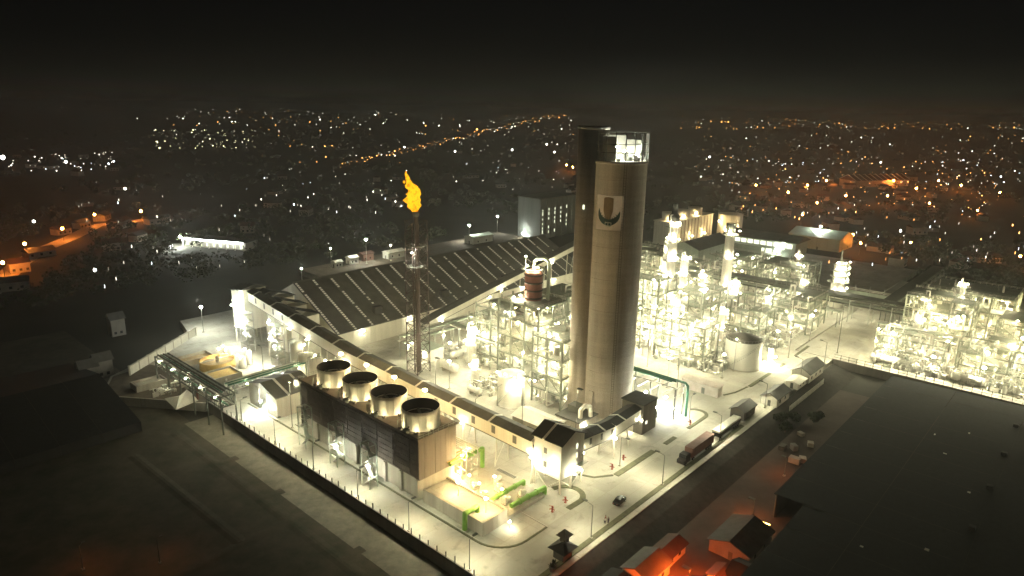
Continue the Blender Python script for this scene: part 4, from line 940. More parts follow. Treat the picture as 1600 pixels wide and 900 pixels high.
pipe_rack(70.5, 119.5, 54, 5, 7.0, 'pipe rack running between the flare and the inclined gallery', 'x', 8, 9, (0, 2.4), lamps=1)
pipe_rack(98.5, 98.5, 26, 5, 8.5, 'short pipe rack leading out from the braced structure', 'y', 7, 8.5, (0,), lamps=1)
clutter(68, 80, 72, 84, 4.5, 16, 31); clutter(80, 102, 52, 62, 4, 22, 32); clutter(84, 112, 98, 118, 4, 30, 33); clutter(100, 125, 60, 96, 6, 26, 34)
for (u, v, h, lab) in ((66.5, 57.5, 9, 'floodlight mast between the blue tarpaulins and the small pale tank'), (63, 88, 10, 'floodlight mast on the open yard by the conveyor gallery'), (70.5, 70.0, 8, 'floodlight mast in the gap behind the small pale tank'), (78, 104, 9, 'floodlight mast near the flare foot')):
    flood(u, v, h, lab)
# green pipe bridge at the round tower
t = thing('pipe_bridge', 'dark green pipe bridge with bent down end beside the round tower', 'pipe bridge', 96.5, 19.5)
for (x, y) in ((0, 0), (5.5, 0), (0, 9), (5.5, 9), (0, 18), (5.5, 18)): ibox('post', 'steel_dark', t, x - .18, x + .18, y - .18, y + .18, 0, 10.4)
for y in (0, 4.5, 9, 13.5, 18):
    for z in (7.4, 10.2): ibox('cross_beam', 'steel', t, -.3, 5.8, y - .15, y + .15, z, z + .3)
for x in (0, 5.5): ibox('side_beam', 'steel', t, x - .14, x + .14, 0, 18, 10.55, 10.85)
for i, x in enumerate((5.0, 4.0, 2.9)): MB().tube([(x, 19, 11.2), (x, -.6, 11.2), (x, -1.6, 10.4), (x, -1.7, 0)] if i == 0 else [(x, 19, 11.2), (x, 1.0 + i, 11.2)], .42 - .08 * i, 10).build('pipe', 'pine_green', t)
for (x, y, z) in ((2.5, 2, 2.4), (3.5, 5, 5), (1.0, 7, 1.6), (2.5, 12, 5.0)): lamp(t, x, y, z, .42, 'lamp_cool')
clutter(93, 101, 21, 36, 3.2, 10, 35)

# --- main process unit right of the round tower
frame(142.0, 33.0, (0, 6, 12), (0, 7, 14, 21), (5.5, 11, 16.5), 'front steel structure nearest the road, right of the round tower', 21, 3, pipes=46, deck=.5)
frame(146.0, 56.0, (0, 7, 14), (0, 7, 14), (6, 12, 18, 24, 30), 'tall steel structure just right of the round tower', 22, 4, pipes=44)
frame(162.0, 44.0, (0, 7, 14, 21), (0, 7, 14), (6, 12, 18, 23), 'broad steel structure behind the pale round tank', 23, 3, pipes=46)
frame(168.0, 66.0, (0, 7, 14), (0, 7, 14, 21), (7, 14, 21, 28, 35), 'tallest lit steel structure of the main process unit', 24, 4, pipes=44)
frame(186.0, 30.0, (0, 8, 16), (0, 8, 16, 24), (6, 12), 'low steel structure between tank and long pipe rack', 25, 3, pipes=40)
frame(190.0, 62.0, (0, 8, 16), (0, 8, 16, 24), (7, 14, 21), 'middle steel structure beside the tall pale stack', 26, 3, pipes=40)
frame(196.0, 92.0, (0, 8, 16, 24), (0, 8, 16), (7, 14, 21, 28), 'rear steel structure before the green shed', 27, 3, pipes=36)
frame(214.0, 20.0, (0, 8, 16, 24), (0, 8, 16, 24), (5, 10, 15), 'wide low structure before the long pipe rack', 28, 3, pipes=44)
frame(264.0, 40.0, (0, 8, 16, 24), (0, 8, 16, 24), (6, 12, 18), 'bright steel structure behind the long pipe rack, nearest the round lit tower', 29, 3, pipes=40)
frame(268.0, 70.0, (0, 8, 16, 24), (0, 8, 16, 24), (6, 12, 17), 'bright steel structure below the office windows', 30, 3, pipes=40)
frame(178.0, 90.0, (0, 8, 16), (0, 8, 16), (7, 14, 21, 27), 'steel structure left of the rear one, half hidden by the tower', 71, 3, pipes=30)
frame(214.0, 70.0, (0, 8, 16), (0, 8, 16), (6, 12, 18), 'steel structure just right of the tall pale stack', 72, 3, pipes=36)
frame(232.0, 84.0, (0, 8, 16), (0, 8, 16), (6, 12, 18), 'steel structure between the tall pale stack and the green shed', 73, 3, pipes=30)
frame(142.0, 74.0, (0, 8, 16), (0, 8, 16), (6, 12, 18, 24), 'steel structure right behind the round tower shaft', 74, 3, pipes=30)
frame(188.0, 44.0, (0, 7, 14), (0, 7, 14), (6, 12, 17), 'compact steel structure in the middle of the main unit', 75, 3, pipes=34)
for (u, v, r, h, pl, lab, m) in ((158.5, 58.5, 1.9, 52, (12, 20, 28, 36, 44, 50), 'tallest slim process column with dark cap just right of the round tower', 'insulation'),
                                 (163.5, 63.5, 1.5, 40, (14, 22, 30, 38), 'second tall slim column behind the tallest one', 'insulation'),
                                 (176.0, 61.5, 1.7, 34, (10, 18, 26, 33), 'stout pale column in the middle of the main unit', 'tank_paint'),
                                 (152.0, 51.0, 1.3, 22, (8, 14, 20), 'short pale column at the front of the main unit', 'tank_paint'),
                                 (186.0, 57.0, 1.2, 26, (10, 18, 24), 'slim pale column left of the tall pale stack', 'insulation'),
                                 (205.0, 50.0, 1.4, 20, (8, 14, 19), 'pale column behind the pale round tank', 'tank_paint'),
                                 (171.0, 40.0, 1.2, 17, (8, 15), 'short column just behind the pale round tank', 'insulation'),
                                 (244.0, 34.0, 1.3, 18, (8, 15), 'column beside the long pipe rack', 'insulation'),
                                 (282.0, 50.0, 1.5, 22, (8, 14, 20), 'column rising above the structures beyond the long pipe rack', 'tank_paint')):
    column(u, v, r, h, lab, m, plats=pl, lampm='lamp_warm', lr=.28)
MB().lathe([(2.1, 0), (2.3, 2), (1.2, 3.2), (.9, 7), (1.0, 7.1), (.7, 7.1), (.6, 3)], 16).build('dark_cap', 'near_black', [o for o in bpy.data.objects if o.get('label', '').startswith('tallest slim process column')][0], (0, 0, 52.3))
t = thing('tall_stack', 'tall pale round stack with a ladder beside the green shed', 'chimney', 208.0, 56.5)
MB().lathe([(2.7, 0), (2.4, 6), (2.0, 46), (1.7, 46), (1.9, 40)], 32).build('shell', 'ring_shell', t); MB().lathe([(2.04, 42), (2.12, 42), (2.06, 46.2), (1.7, 46.2)], 32).build('lip', 'steel_dark', t)
for z in (16, 30, 41):
    MB().lathe([(2.3, z), (3.7, z), (3.7, z + .15), (2.3, z + .15)], 20).build('platform', 'grating', t)
    for a in (200, 290): lamp(t, 3.9 * math.cos(R(a)), 3.9 * math.sin(R(a)), z + 2, .4)
q = MB()
for s_ in (-.3, .3): q.cyl((-2.9, s_, 0), (-2.4, s_, 46), .06, n=4)
for k in range(46): q.cyl((-2.9 + .011 * k, -.3, k), (-2.9 + .011 * k, .3, k), .05, n=4)
q.build('ladder', 'steel', t)
tk = tank(157.6, 24.2, 6.7, 11.2, 'large pale round tank with grey cone roof beside the road', rise=2.3)
flood(150.2, 24.0, 12.5, 'slim pole before the large pale round tank', r=.2)
t = thing('ring_platform', 'round railed platform with bright lamps beside the large pale tank', 'platform', 166.3, 16.8)
MB().cyl((0, 0, 0), (0, 0, 7.8), .9, n=14).build('drum', 'tank_paint', t)
MB().lathe([(.9, 7.8), (2.8, 7.8), (2.8, 8.0), (.9, 8.0)], 24).build('deck', 'grating', t)
q = MB()
for k in range(18):
    a, c = R(k * 20), R(k * 20 + 20); q.cyl((2.75 * math.cos(a), 2.75 * math.sin(a), 8), (2.75 * math.cos(a), 2.75 * math.sin(a), 9.3), .06, n=4); q.cyl((2.75 * math.cos(a), 2.75 * math.sin(a), 9.3), (2.75 * math.cos(c), 2.75 * math.sin(c), 9.3), .06, n=4)
q.build('railing', 'steel_dark', t)
for (x, y, z) in ((-2, -.5, 4.2), (0, -2, 3.8), (-1.5, -2.0, 1.8), (-3.0, .8, 1.6)): lamp(t, x, y, z, .45)
t = thing('brick_wall_shed', 'long low tan shed on the yard by the road bend', 'building', 122.2, 16.8)
ibox('wall', 'house_wall', t, 0, 3.0, 0, 14, 0, 3.4); MB().extr([(-.4, 3.4), (3.4, 4.0), (3.4, 4.15), (-.4, 3.55)], (0, 14.3, 0), (0, -.3, 0), (1, 0, 0)).build('roof', 'house_wall', t); ibox('door', 'steel_dark', t, -.05, .03, 5, 6.2, 0, 2.2)
for (u, v, L, lab, ax) in ((150, 36, 6, 'pale horizontal drum at the front of the main unit', 'y'), (180, 50, 8, 'pale horizontal drum in the middle of the main unit', 'x'), (205, 34, 9, 'pale horizontal drum before the long pipe rack', 'y'), (222, 48, 9, 'pale horizontal drum under the long pipe rack', 'y'), (236, 60, 9, 'pale horizontal drum beside the tall pale stack', 'y')):
    drum(u, v, 0, 1.5, L, lab, ax)
for i, (a, c, d, e, z, n_) in enumerate(((141, 152, 26, 54, 5, 70), (152, 168, 34, 56, 5.5, 60), (168, 190, 26, 46, 5, 60), (190, 212, 20, 60, 5, 60), (212, 250, 44, 90, 6, 70), (176, 200, 66, 96, 7, 50), (258, 300, 36, 98, 7, 70))): clutter(a, c, d, e, z, n_, 40 + i, pw=1.1)
for (u, v, h, lab) in ((140.4, 24, 9, 'floodlight mast at the front kerb nearest the large pale tank'), (140.4, 42, 9, 'floodlight mast at the front kerb in the middle'), (140.4, 58, 9, 'floodlight mast at the front kerb nearest the round tower'), (182, 24, 12, 'floodlight mast on the open yard beyond the ring platform'), (176, 18.5, 11, 'floodlight mast by the road beyond the ring platform'), (208, 16, 11, 'floodlight mast at the turn towards the far process yard'), (232, 34, 12, 'floodlight mast under the long pipe rack'), (118, 34, 11, 'floodlight mast on the yard behind the dark green pipe bridge')):
    flood(u, v, h, lab)
pipe_rack(256.0, -14.0, 100, 7, 8.0, 'long broad pipe rack crossing behind the main unit', 'y', 12, 9, (0, 2.6), pm=('steel_dark', 'cladding_green', 'steel', 'insulation'), lamps=1, roof=True)
pipe_rack(241.0, 14.0, 66, 5, 7.0, 'second pipe rack in front of the long broad one', 'y', 9, 9, (0,), lamps=1)
pipe_rack(252.0, -6.0, 100, 6, 9.0, 'dark pipe rack running away at the end of the long broad one', 'x', 9, 10, (0, 2.4), m='steel_dark', pm=('steel_dark', 'cladding_green'), roof=True)
# wall with pale panels beyond the rack
t = thing('bund_wall', 'pale green panelled wall with pipes on top behind the long pipe rack', 'wall', 294, 0)
for i in range(8): ibox('wall_panel', 'cladding_green', t, 0, .4, i * 4.1, i * 4.1 + 4.0, 0, 5)
for z in (5.6, 6.3): MB().cyl((.2, -1, z), (.2, 34, z), .18, n=8).build('pipe', 'insulation', t)
for i in range(5): ibox('post', 'steel', t, .1, .3, i * 7 + 2, i * 7.0 + 2.2, 5, 8.2)
struct('silt_bed', MB().b2(276, 293.8, 1, 33, 0, .3), 'pavement')
t = thing('lit_round_tower', 'squat round tower ringed with bright platforms beyond the long pipe rack', 'tower', 272.5, 26.0)
MB().lathe([(3.2, 0), (3.2, 13), (2.8, 13.2), (2.8, 22), (1.2, 23.6), (.01, 23.8)], 28).build('shell', 'tank_paint', t)
for z in (8.5, 13, 16, 19, 22):
    MB().lathe([(2.8, z), (5.0 if z == 13 else 4.2, z), (5.0 if z == 13 else 4.2, z + .2), (2.8, z + .2)], 24).build('platform', 'grating', t)
    for a in (180, 230, 285): lamp(t, 4.3 * math.cos(R(a)), 4.3 * math.sin(R(a)), z + 1.6, .2)
MB().lathe([(.5, 0), (.4, 6)], 12).build('vent', 'steel_dark', t, (0, 0, 23.4))

# --- far process yard on the right
frame(206.0, -34.0, (0, 8, 16), (0, 8, 16, 24), (5, 10), 'front structure of the far yard nearest its corner', 51, 3, pipes=36, deck=.4, lr=.46, lm='lamp_yellow')
frame(206.0, -62.0, (0, 8, 16), (0, 8, 16, 24), (5, 10, 14), 'front structure of the far yard in the middle', 52, 3, pipes=40, deck=.4, lr=.46, lm='lamp_yellow')
frame(206.0, -94.0, (0, 8, 16), (0, 8, 16, 26), (5, 10, 14), 'front structure of the far yard at the picture edge', 53, 3, pipes=30, deck=.4, lr=.46, lm='lamp_yellow')
frame(228.0, -38.0, (0, 8, 16), (0, 8, 16, 24), (6, 12, 18, 23), 'tall structure of the far yard behind its corner', 54, 3, pipes=40, lr=.46, lm='lamp_yellow')
frame(228.0, -70.0, (0, 8, 16, 24), (0, 8, 16, 24), (6, 12, 18), 'long flat topped structure of the far yard', 55, 3, pipes=40, lr=.46, lm='lamp_yellow')
frame(258.0, -48.0, (0, 8, 16, 24), (0, 8, 16, 24, 32), (7, 14, 21), 'rear structure of the far yard with a lit top floor', 56, 4, pipes=36, lr=.46, lm='lamp_yellow')
frame(258.0, -92.0, (0, 8, 16, 24), (0, 8, 16, 24, 36), (7, 14, 20), 'rear structure of the far yard at the picture edge', 57, 3, pipes=30, lr=.46, lm='lamp_yellow')
for (u, v, r, h, pl, lab) in ((224, -20, 1.3, 16, (7, 13), 'slim column at the corner of the far yard'), (246, -30, 1.6, 27, (10, 18, 26), 'tall column of the far yard with a lamp on its head'), (226, -66, 1.4, 18, (8, 15), 'column in the middle of the far yard'), (250, -76, 1.5, 24, (10, 17, 23), 'column behind the flat topped structure of the far yard')):
    column(u, v, r, h, lab, plats=pl, lr=.3)
for (u, v, L, lab) in ((200, -20, 9, 'horizontal drum at the fence of the far yard, nearest the corner'), (199, -48, 9, 'horizontal drum at the fence of the far yard, in the middle'), (226, -50, 10, 'horizontal drum between the structures of the far yard')):
    drum(u, v, 0, 1.5, L, lab, 'y')
pipe_rack(224.0, -100, 92, 5, 8, 'pipe rack running through the far yard', 'y', 9, 9, (0, 2.4), lamps=1)
for i, (a, c, d, e, n_) in enumerate(((197, 206, -60, -12, 60), (197, 222, -84, -50, 60), (206, 230, -34, -14, 50), (228, 256, -100, -36, 60), (197, 206, -110, -60, 40))): clutter(a, c, d, e, 5, n_, 60 + i)
for (u, v, h, lab) in ((197, -16, 8, 'floodlight mast at the far yard fence, first from the corner'), (197, -32, 8, 'floodlight mast at the far yard fence, second from the corner'), (197, -48, 8, 'floodlight mast at the far yard fence, third from the corner'), (197.5, -63, 8, 'floodlight mast at the far yard fence, fourth from the corner'), (214, -56, 17, 'tall floodlight mast standing among the far yard pipes')):
    flood(u, v, h, lab, r=.62)

clutter(8, 30, 131.5, 146, 2.4, 14, 81); clutter(-10, 5, 150, 158, 1.8, 10, 82)

# ================================================================== ROADSIDE THINGS
emit('lamp_street', WARM, 1100 * KL)
def street_lamp(u, v, h, label, ax=(0, 1), arm=2.0, m='lamp_street', z=0.0, group='street lamps along the plant roads', sz=1.0):
    t = thing('street_lamp', label, 'street lamp', u, v, z, 0, group)
    MB().cyl((0, 0, 0), (0, 0, h), .11, .07, n=8).build('pole', 'steel_dark', t)
    e = (ax[0] * arm, ax[1] * arm, h + .35)
    MB().cyl((0, 0, h - .05), e, .06, n=6).build('arm', 'steel_dark', t)
    a = math.atan2(ax[1], ax[0])
    MB().box(e[0], e[1], e[2] + .06, 1.15 * sz, .62 * sz, .2, a).build('head', 'steel_dark', t)
    MB().box(e[0], e[1], e[2] - .05, .74 * sz, .3 * sz, .02, a).build('lamp', m, t)
    ibox('foot', 'concrete', t, -.3, .3, -.3, .3, 0, .35)
    return t
for i, (u, o_) in enumerate(((27.7, 'first'), (59.5, 'second'), (92.5, 'third'), (126, 'fourth'), (158, 'fifth'), (184, 'sixth'))):
    street_lamp(u, 1.9, 8.6, o_ + ' street lamp along the right hand road, counted from the near corner', (0, 1), 2.2)
for i, (v, o_) in enumerate(((14, 'first'), (34, 'second'), (54, 'third'), (74, 'fourth'), (94, 'fifth'), (114, 'sixth'))):
    street_lamp(.7, v, 7.6, o_ + ' short street lamp inside the left boundary wall, counted from the near corner', (1, 0), 1.6)
for (u, v, lab, ax) in ((46.2, 30.5, 'street lamp beside the transfer tower', (0, -1)), (60, 15.5, 'street lamp on the planted island below the round tower', (0, -1)), (98.5, 15, 'street lamp at the end of the green pipe bridge', (1, 0)), (136.5, 40, 'street lamp in the yard facing the main process unit', (-1, 0)), (30, 80, 'street lamp between cooling tower and long gallery', (1, 0)), (30, 104, 'street lamp between pump shed and long gallery', (1, 0)), (50, 62, 'street lamp on the yard behind the long gallery, nearer the tarpaulins', (1, 0)), (50, 90, 'street lamp on the yard behind the long gallery, nearer the flare', (1, 0)), (27, 150, 'street lamp on the pale floor of the treatment corner', (0, 1))):
    street_lamp(u, v, 8.6, lab, ax)
emit('lamp_fill', WARM, 850 * KL)  # for high masts added to spread even light over the yards
for (u, v, h, lab) in ((52.5, 45, 20, 'added high mast lamp behind the transfer tower'), (112, 27, 20, 'added high mast lamp on the yard by the tan shed'), (48, 78, 18, 'added high mast lamp behind the long gallery'), (131, 50, 20, 'added high mast lamp facing the main process unit'), (180, 14.5, 20, 'added high mast lamp at the far end of the right hand road'), (60, 31, 18, 'added high mast lamp between transfer tower and round tower'), (9.6, 100, 15, 'added high mast lamp at the kerb beside the pump shed'), (200, 2, 20, 'added high mast lamp at the corner of the far yard')):
    street_lamp(u, v, h, lab, (0, -1), .9, 'lamp_fill', 0, 'added high mast lamps in the yards', 1.5)
for (u, v, lab) in ((35.2, 15.2, 'red fire hydrant on the pale island nearest the kerb curve'), (29.8, 15.0, 'red fire hydrant on the open pale corner'), (57.0, 16.0, 'red fire hydrant at the tip of the planted island'), (63.5, 16.6, 'red fire hydrant in the middle of the planted island'), (97.0, 13.8, 'red fire hydrant on the verge past the green pipe bridge')):
    t = thing('fire_hydrant', lab, 'fire hydrant', u, v, .0, random.random(), 'red fire hydrants')
    MB().lathe([(.32, 0), (.32, .15), (.2, .18), (.2, 1.3), (.28, 1.35), (.22, 1.6), (.01, 1.72)], 12).build('barrel', 'red_bright', t)
    for a in (0, 120, 240): MB().cyl((0, 0, .95), (.75 * math.cos(R(a)), .75 * math.sin(R(a)), .85), .14, n=8).build('outlet', 'red_bright', t)
    MB().cyl((0, 0, 1.6), (-.9, .5, 2.15), .1, .07, n=6).build('nozzle', 'red_bright', t)
# car
t = thing('car', 'small black car parked on the pale road', 'car', 44.6, 5.4, 0.006, R(4))
b = MB(); sec = [(-2.15, .55, .8), (-2.05, .85, .98), (-1.2, .9, 1.02), (1.1, .9, 1.05), (2.0, .8, .95), (2.2, .5, .75)]
vs = []; fs = []
for (x, hw, zt) in sec: vs += [(x, -hw, .28), (x, -hw, zt * .72), (x, -hw * .92, zt), (x, hw * .92, zt), (x, hw, zt * .72), (x, hw, .28)]
for i in range(len(sec) - 1): fs += [(i * 6 + k, i * 6 + (k + 1) % 6, i * 6 + 6 + (k + 1) % 6, i * 6 + 6 + k) for k in range(6)]
fs += [(5, 4, 3, 2, 1, 0), tuple(range(30, 36))]; b.add(vs, fs); b.build('body', 'car_black', t)
b = MB(); vs = [(-1.55, -.82, 1.0), (.95, -.82, 1.0), (.95, .82, 1.0), (-1.55, .82, 1.0), (-1.05, -.66, 1.5), (.3, -.66, 1.52), (.3, .66, 1.52), (-1.05, .66, 1.5)]
b.add(vs, [(0, 1, 5, 4), (1, 2, 6, 5), (2, 3, 7, 6), (3, 0, 4, 7)]); b.build('window', 'glass_dark', t)
MB().b2(-1.07, .32, -.67, .67, 1.5, 1.56).build('roof', 'car_black', t)
for (x, y) in ((-1.35, -.85), (1.35, -.85), (-1.35, .85), (1.35, .85)):
    w = MB().cyl((x, y - .1, .32), (x, y + .1, .32), .32, n=14).build('wheel', 'tyre', t); MB().cyl((x, y - .115, .32), (x, y + .115, .32), .18, n=10).build('rim', 'aluminium', w)
for (x, m) in ((2.16, 'tank_paint'), (-2.13, 'red_bright')):
    for y in (-.5, .5): MB().box(x, y, .68, .08, .28, .14).build('headlight' if x > 0 else 'tail_light', m, t)
# truck
t = thing('truck', 'dark fronted truck with a red brown container parked by the pale capping', 'truck', 72.5, 3.4, 0.006)
b = MB(); b.extr([(-1.2, .8), (1.2, .8), (1.2, 2.2), (1.1, 3.0), (-1.1, 3.0), (-1.2, 2.2)], (0.4, 0, 0), (2.6, 0, 0)); b.build('cab', 'truck_dark', t)
MB().extr([(-1.1, 0), (1.1, 0), (1.1, 1.0), (-1.1, 1.0)], (-.9, 0, .7), (.4, 0, .9)).build('bonnet', 'truck_dark', t)
MB().add([(.36, -1.0, 2.1), (.36, 1.0, 2.1), (.38, .95, 2.85), (.38, -.95, 2.85)], [(0, 1, 2, 3)]).build('windscreen', 'glass_dark', t)
ibox('chassis', 'truck_dark', t, 1.5, 16.5, -.5, .5, .75, 1.05)
b = MB(); b.b2(3.6, 16.6, -1.25, 1.25, 1.1, 3.9)
for k in range(26): b.b2(3.7 + k * .5, 3.9 + k * .5, -1.3, 1.3, 1.2, 3.85)
b.build('container', 'container_red', t)
for x in (.3, 4.6, 12.8, 14.0, 15.2):
    for y in (-1.05, 1.05): w = MB().cyl((x, y - .18, .5), (x, y + .18, .5), .5, n=14).build('wheel', 'tyre', t); MB().cyl((x, y - .19, .5), (x, y + .19, .5), .26, n=10).build('rim', 'steel', w)
t = thing('trailer', 'long flat trailer under a pale cover parked behind the red brown container', 'trailer', 93.5, 3.6, 0.006)
ibox('bed', 'truck_dark', t, 0, 14.5, -1.2, 1.2, .9, 2.2); MB().extr([(-1.3, 2.2), (1.3, 2.2), (1.2, 2.7), (-1.2, 2.7)], (-.1, 0, 0), (14.6, 0, 0)).build('cover', 'tank_paint', t)
for x in (1.5, 10.5, 11.8, 13.1):
    for y in (-1.0, 1.0): w = MB().cyl((x, y - .18, .5), (x, y + .18, .5), .5, n=14).build('wheel', 'tyre', t); MB().cyl((x, y - .19, .5), (x, y + .19, .5), .26, n=10).build('rim', 'steel', w)
# huts along the boundary
def hut(name, label, u, v, L, wd_, h, rise, roof, wall, z=0.0, rz=0.0, ax='x', door=True, cat='hut', group=None, wins=2, over=.5):
    t = thing(name, label, cat, u, v, z, rz, group)
    ibox('wall', wall, t, 0, L, 0, wd_, 0, h)
    for s_ in (0, 1):
        if ax == 'x':
            y0, y1 = (-over, wd_ / 2) if s_ == 0 else (wd_ + over, wd_ / 2)
            MB().extr([(y0, h - .1), (y1, h + rise), (y1, h + rise + .2), (y0, h + .1)], (-over, 0, 0), (L + over, 0, 0), (0, 1, 0)).build('roof_panel', roof, t)
        else:
            x0, x1 = (-over, L / 2) if s_ == 0 else (L + over, L / 2)
            MB().extr([(x0, h - .1), (x1, h + rise), (x1, h + rise + .2), (x0, h + .1)], (0, -over, 0), (0, wd_ + over, 0), (1, 0, 0)).build('roof_panel', roof, t)
    for e in (0, 1):
        if ax == 'x':
            x = -.02 if e == 0 else L - .08
            MB().extr([(0, h), (wd_, h), (wd_ / 2, h + rise - .05)], (x, 0, 0), (x + .1, 0, 0), (0, 1, 0)).build('gable', wall, t)
        else:
            y = -.02 if e == 0 else wd_ - .08
            MB().extr([(0, h), (L, h), (L / 2, h + rise - .05)], (0, y, 0), (0, y + .1, 0), (1, 0, 0)).build('gable', wall, t)
    if door: ibox('door', 'steel_dark', t, -.06, .02, wd_ * .4, wd_ * .4 + 1.0, 0, 2.1)
    for i in range(wins): ibox('window', 'glass_dark', t, L * (i + .6) / (wins + .4) - .5, L * (i + .6) / (wins + .4) + .5, -.05, .02, 1.0, 2.1)
    return t
hut('guard_hut', 'dark hipped hut behind the covered trailer', 111, 2.6, 8.5, 4.6, 3.0, 1.3, 'roof_sheet', 'dark_concrete')
hut('guard_hut', 'pale fronted hut with dark gable halfway along the right hand road', 128.5, -1.0, 11, 5.2, 3.0, 1.6, 'roof_sheet', 'cladding')
hut('guard_hut', 'larger pale hut with dark roof where the road turns to the far yard', 158, -1.2, 15, 6.4, 3.4, 2.0, 'roof_sheet', 'cladding', wins=3)
hut('shelter', 'low pale lean to beside the larger pale hut', 149, -.6, 7.5, 4.5, 2.2, .5, 'cladding', 'cladding')
t = thing('palisade', 'short pale slatted fence on the slope below the huts', 'fence', 131, -4.4, -1.2)
for i in range(26): ibox('slat', 'cladding', t, i * 1.3, i * 1.3 + .7, -.06, .06, 0, 2.2)
t = thing('gate_kiosk', 'small dark two tiered gate kiosk beside the capping at the near corner', 'kiosk', 16.0, .8)
ibox('wall', 'dark_concrete', t, .5, 3.6, .4, 3.2, 0, 2.6)
MB().add([(-.5, -.6, 2.5), (4.6, -.6, 2.5), (4.6, 4.2, 2.5), (-.5, 4.2, 2.5), (1.6, 1.4, 3.5), (2.6, 1.4, 3.5), (2.6, 2.2, 3.5), (1.6, 2.2, 3.5)], [(3, 2, 1, 0), (0, 1, 5, 4), (1, 2, 6, 5), (2, 3, 7, 6), (3, 0, 4, 7), (4, 5, 6, 7)]).build('lower_roof', 'roof_black', t)
ibox('lantern', 'dark_concrete', t, 2.4, 3.9, 1.6, 3.0, 3.0, 4.8)
MB().add([(1.7, .9, 4.7), (4.6, .9, 4.7), (4.6, 3.7, 4.7), (1.7, 3.7, 4.7), (3.15, 2.3, 6.2)], [(3, 2, 1, 0), (0, 1, 4), (1, 2, 4), (2, 3, 4), (3, 0, 4)]).build('upper_roof', 'dark_concrete', t)
b = MB(); b.cyl((0, 0, 0), (0, 0, .9), .5, .62, n=14); 
for i, (u, v) in enumerate(((12.6, 1.2), (13.8, 1.6))):
    t = thing('planter', ['dark round planter nearest the gate kiosk', 'dark round planter at the very corner before the kiosk'][1 - i], 'planter', u, v)
    b.build('pot', 'dark_concrete', t)
    q = MB(); rn = random.Random(i)
    for k in range(60):
        a, e = rn.uniform(0, 6.28), rn.uniform(.1, 1.2); d = Vector((math.cos(a) * math.cos(e), math.sin(a) * math.cos(e), math.sin(e))) * rn.uniform(.5, 1.2); p = Vector((0, 0, .9)) + d
        s1 = Vector((-math.sin(a), math.cos(a), 0)) * .12; q.add([Vector((0, 0, .9)) + d * .3, p + s1 - d * .3, p, p - s1 - d * .3], [(0, 1, 2, 3)])
    q.build('leaves', 'leaf', t)
# three people waiting at the roadside
def person(u, v, rz, label, shirt, legs, pose=0.0):
    t = thing('person', label, 'person', u, v, .0, rz, 'people at the roadside')
    def skin_mesh(name, pts, edges, rad, m, root=0):
        me = bpy.data.meshes.new(name); me.from_pydata(pts, edges, []); me.materials.append(MATS[m])
        o = put(name, me, t); o.modifiers.new('skin', 'SKIN'); 
        for i, r_ in enumerate(rad): me.skin_vertices[0].data[i].radius = (r_, r_)
        me.skin_vertices[0].data[root].use_root = True
        s_ = o.modifiers.new('sub', 'SUBSURF'); s_.levels = 1; s_.render_levels = 1; return o
    P = [(0, 0, .95), (0, 0, 1.15), (0, 0, 1.38), (0, 0, 1.5), (.02, 0, 1.62), (0, .2, 1.4), (.03, .26, 1.12), (.14, .25, .9), (0, -.2, 1.4), (-.02, -.26, 1.12), (.1, -.26, .9),
         (0, .1, .9), (.03, .12, .5), (0, .12, .08), (.14, .12, .04), (0, -.1, .9), (-.03, -.12, .5), (-.06, -.12, .08), (.08, -.12, .04)]
    Ed = [(0, 1), (1, 2), (2, 3), (3, 4), (2, 5), (5, 6), (6, 7), (2, 8), (8, 9), (9, 10), (0, 11), (11, 12), (12, 13), (13, 14), (0, 15), (15, 16), (16, 17), (17, 18)]
    skin_mesh('body', P, Ed, [.14, .13, .14, .06, .1, .065, .05, .035, .065, .05, .035, .09, .07, .045, .04, .09, .07, .045, .04], 'skin')
    skin_mesh('shirt', [(0, 0, .92), (0, 0, 1.15), (0, 0, 1.4), (0, .2, 1.41), (.02, .25, 1.2), (0, -.2, 1.41), (-.01, -.25, 1.2)], [(0, 1), (1, 2), (2, 3), (3, 4), (2, 5), (5, 6)], [.175, .16, .165, .09, .075, .09, .075], shirt, 1)
    skin_mesh('trousers', [(0, 0, .93), (0, .1, .86), (.03, .12, .5), (0, .12, .1), (0, -.1, .86), (-.03, -.12, .5), (-.06, -.12, .1)], [(0, 1), (1, 2), (2, 3), (0, 4), (4, 5), (5, 6)], [.17, .12, .095, .075, .12, .095, .075], legs, 0)
    q = MB(); q.ball((.0, 0, 1.67), .125, 10, 6, 1.0, .15); q.build('hair', 'near_black', t)
person(34.6, 2.9, .6, 'person in a white shirt standing at the road edge', 'cloth_white', 'cloth_dark')
person(35.5, 3.3, 2.4, 'person in a red shirt standing at the road edge', 'cloth_red', 'cloth_dark')
person(35.3, 2.4, 1.5, 'person in dark clothes standing at the road edge', 'cloth_dark', 'cloth_dark')

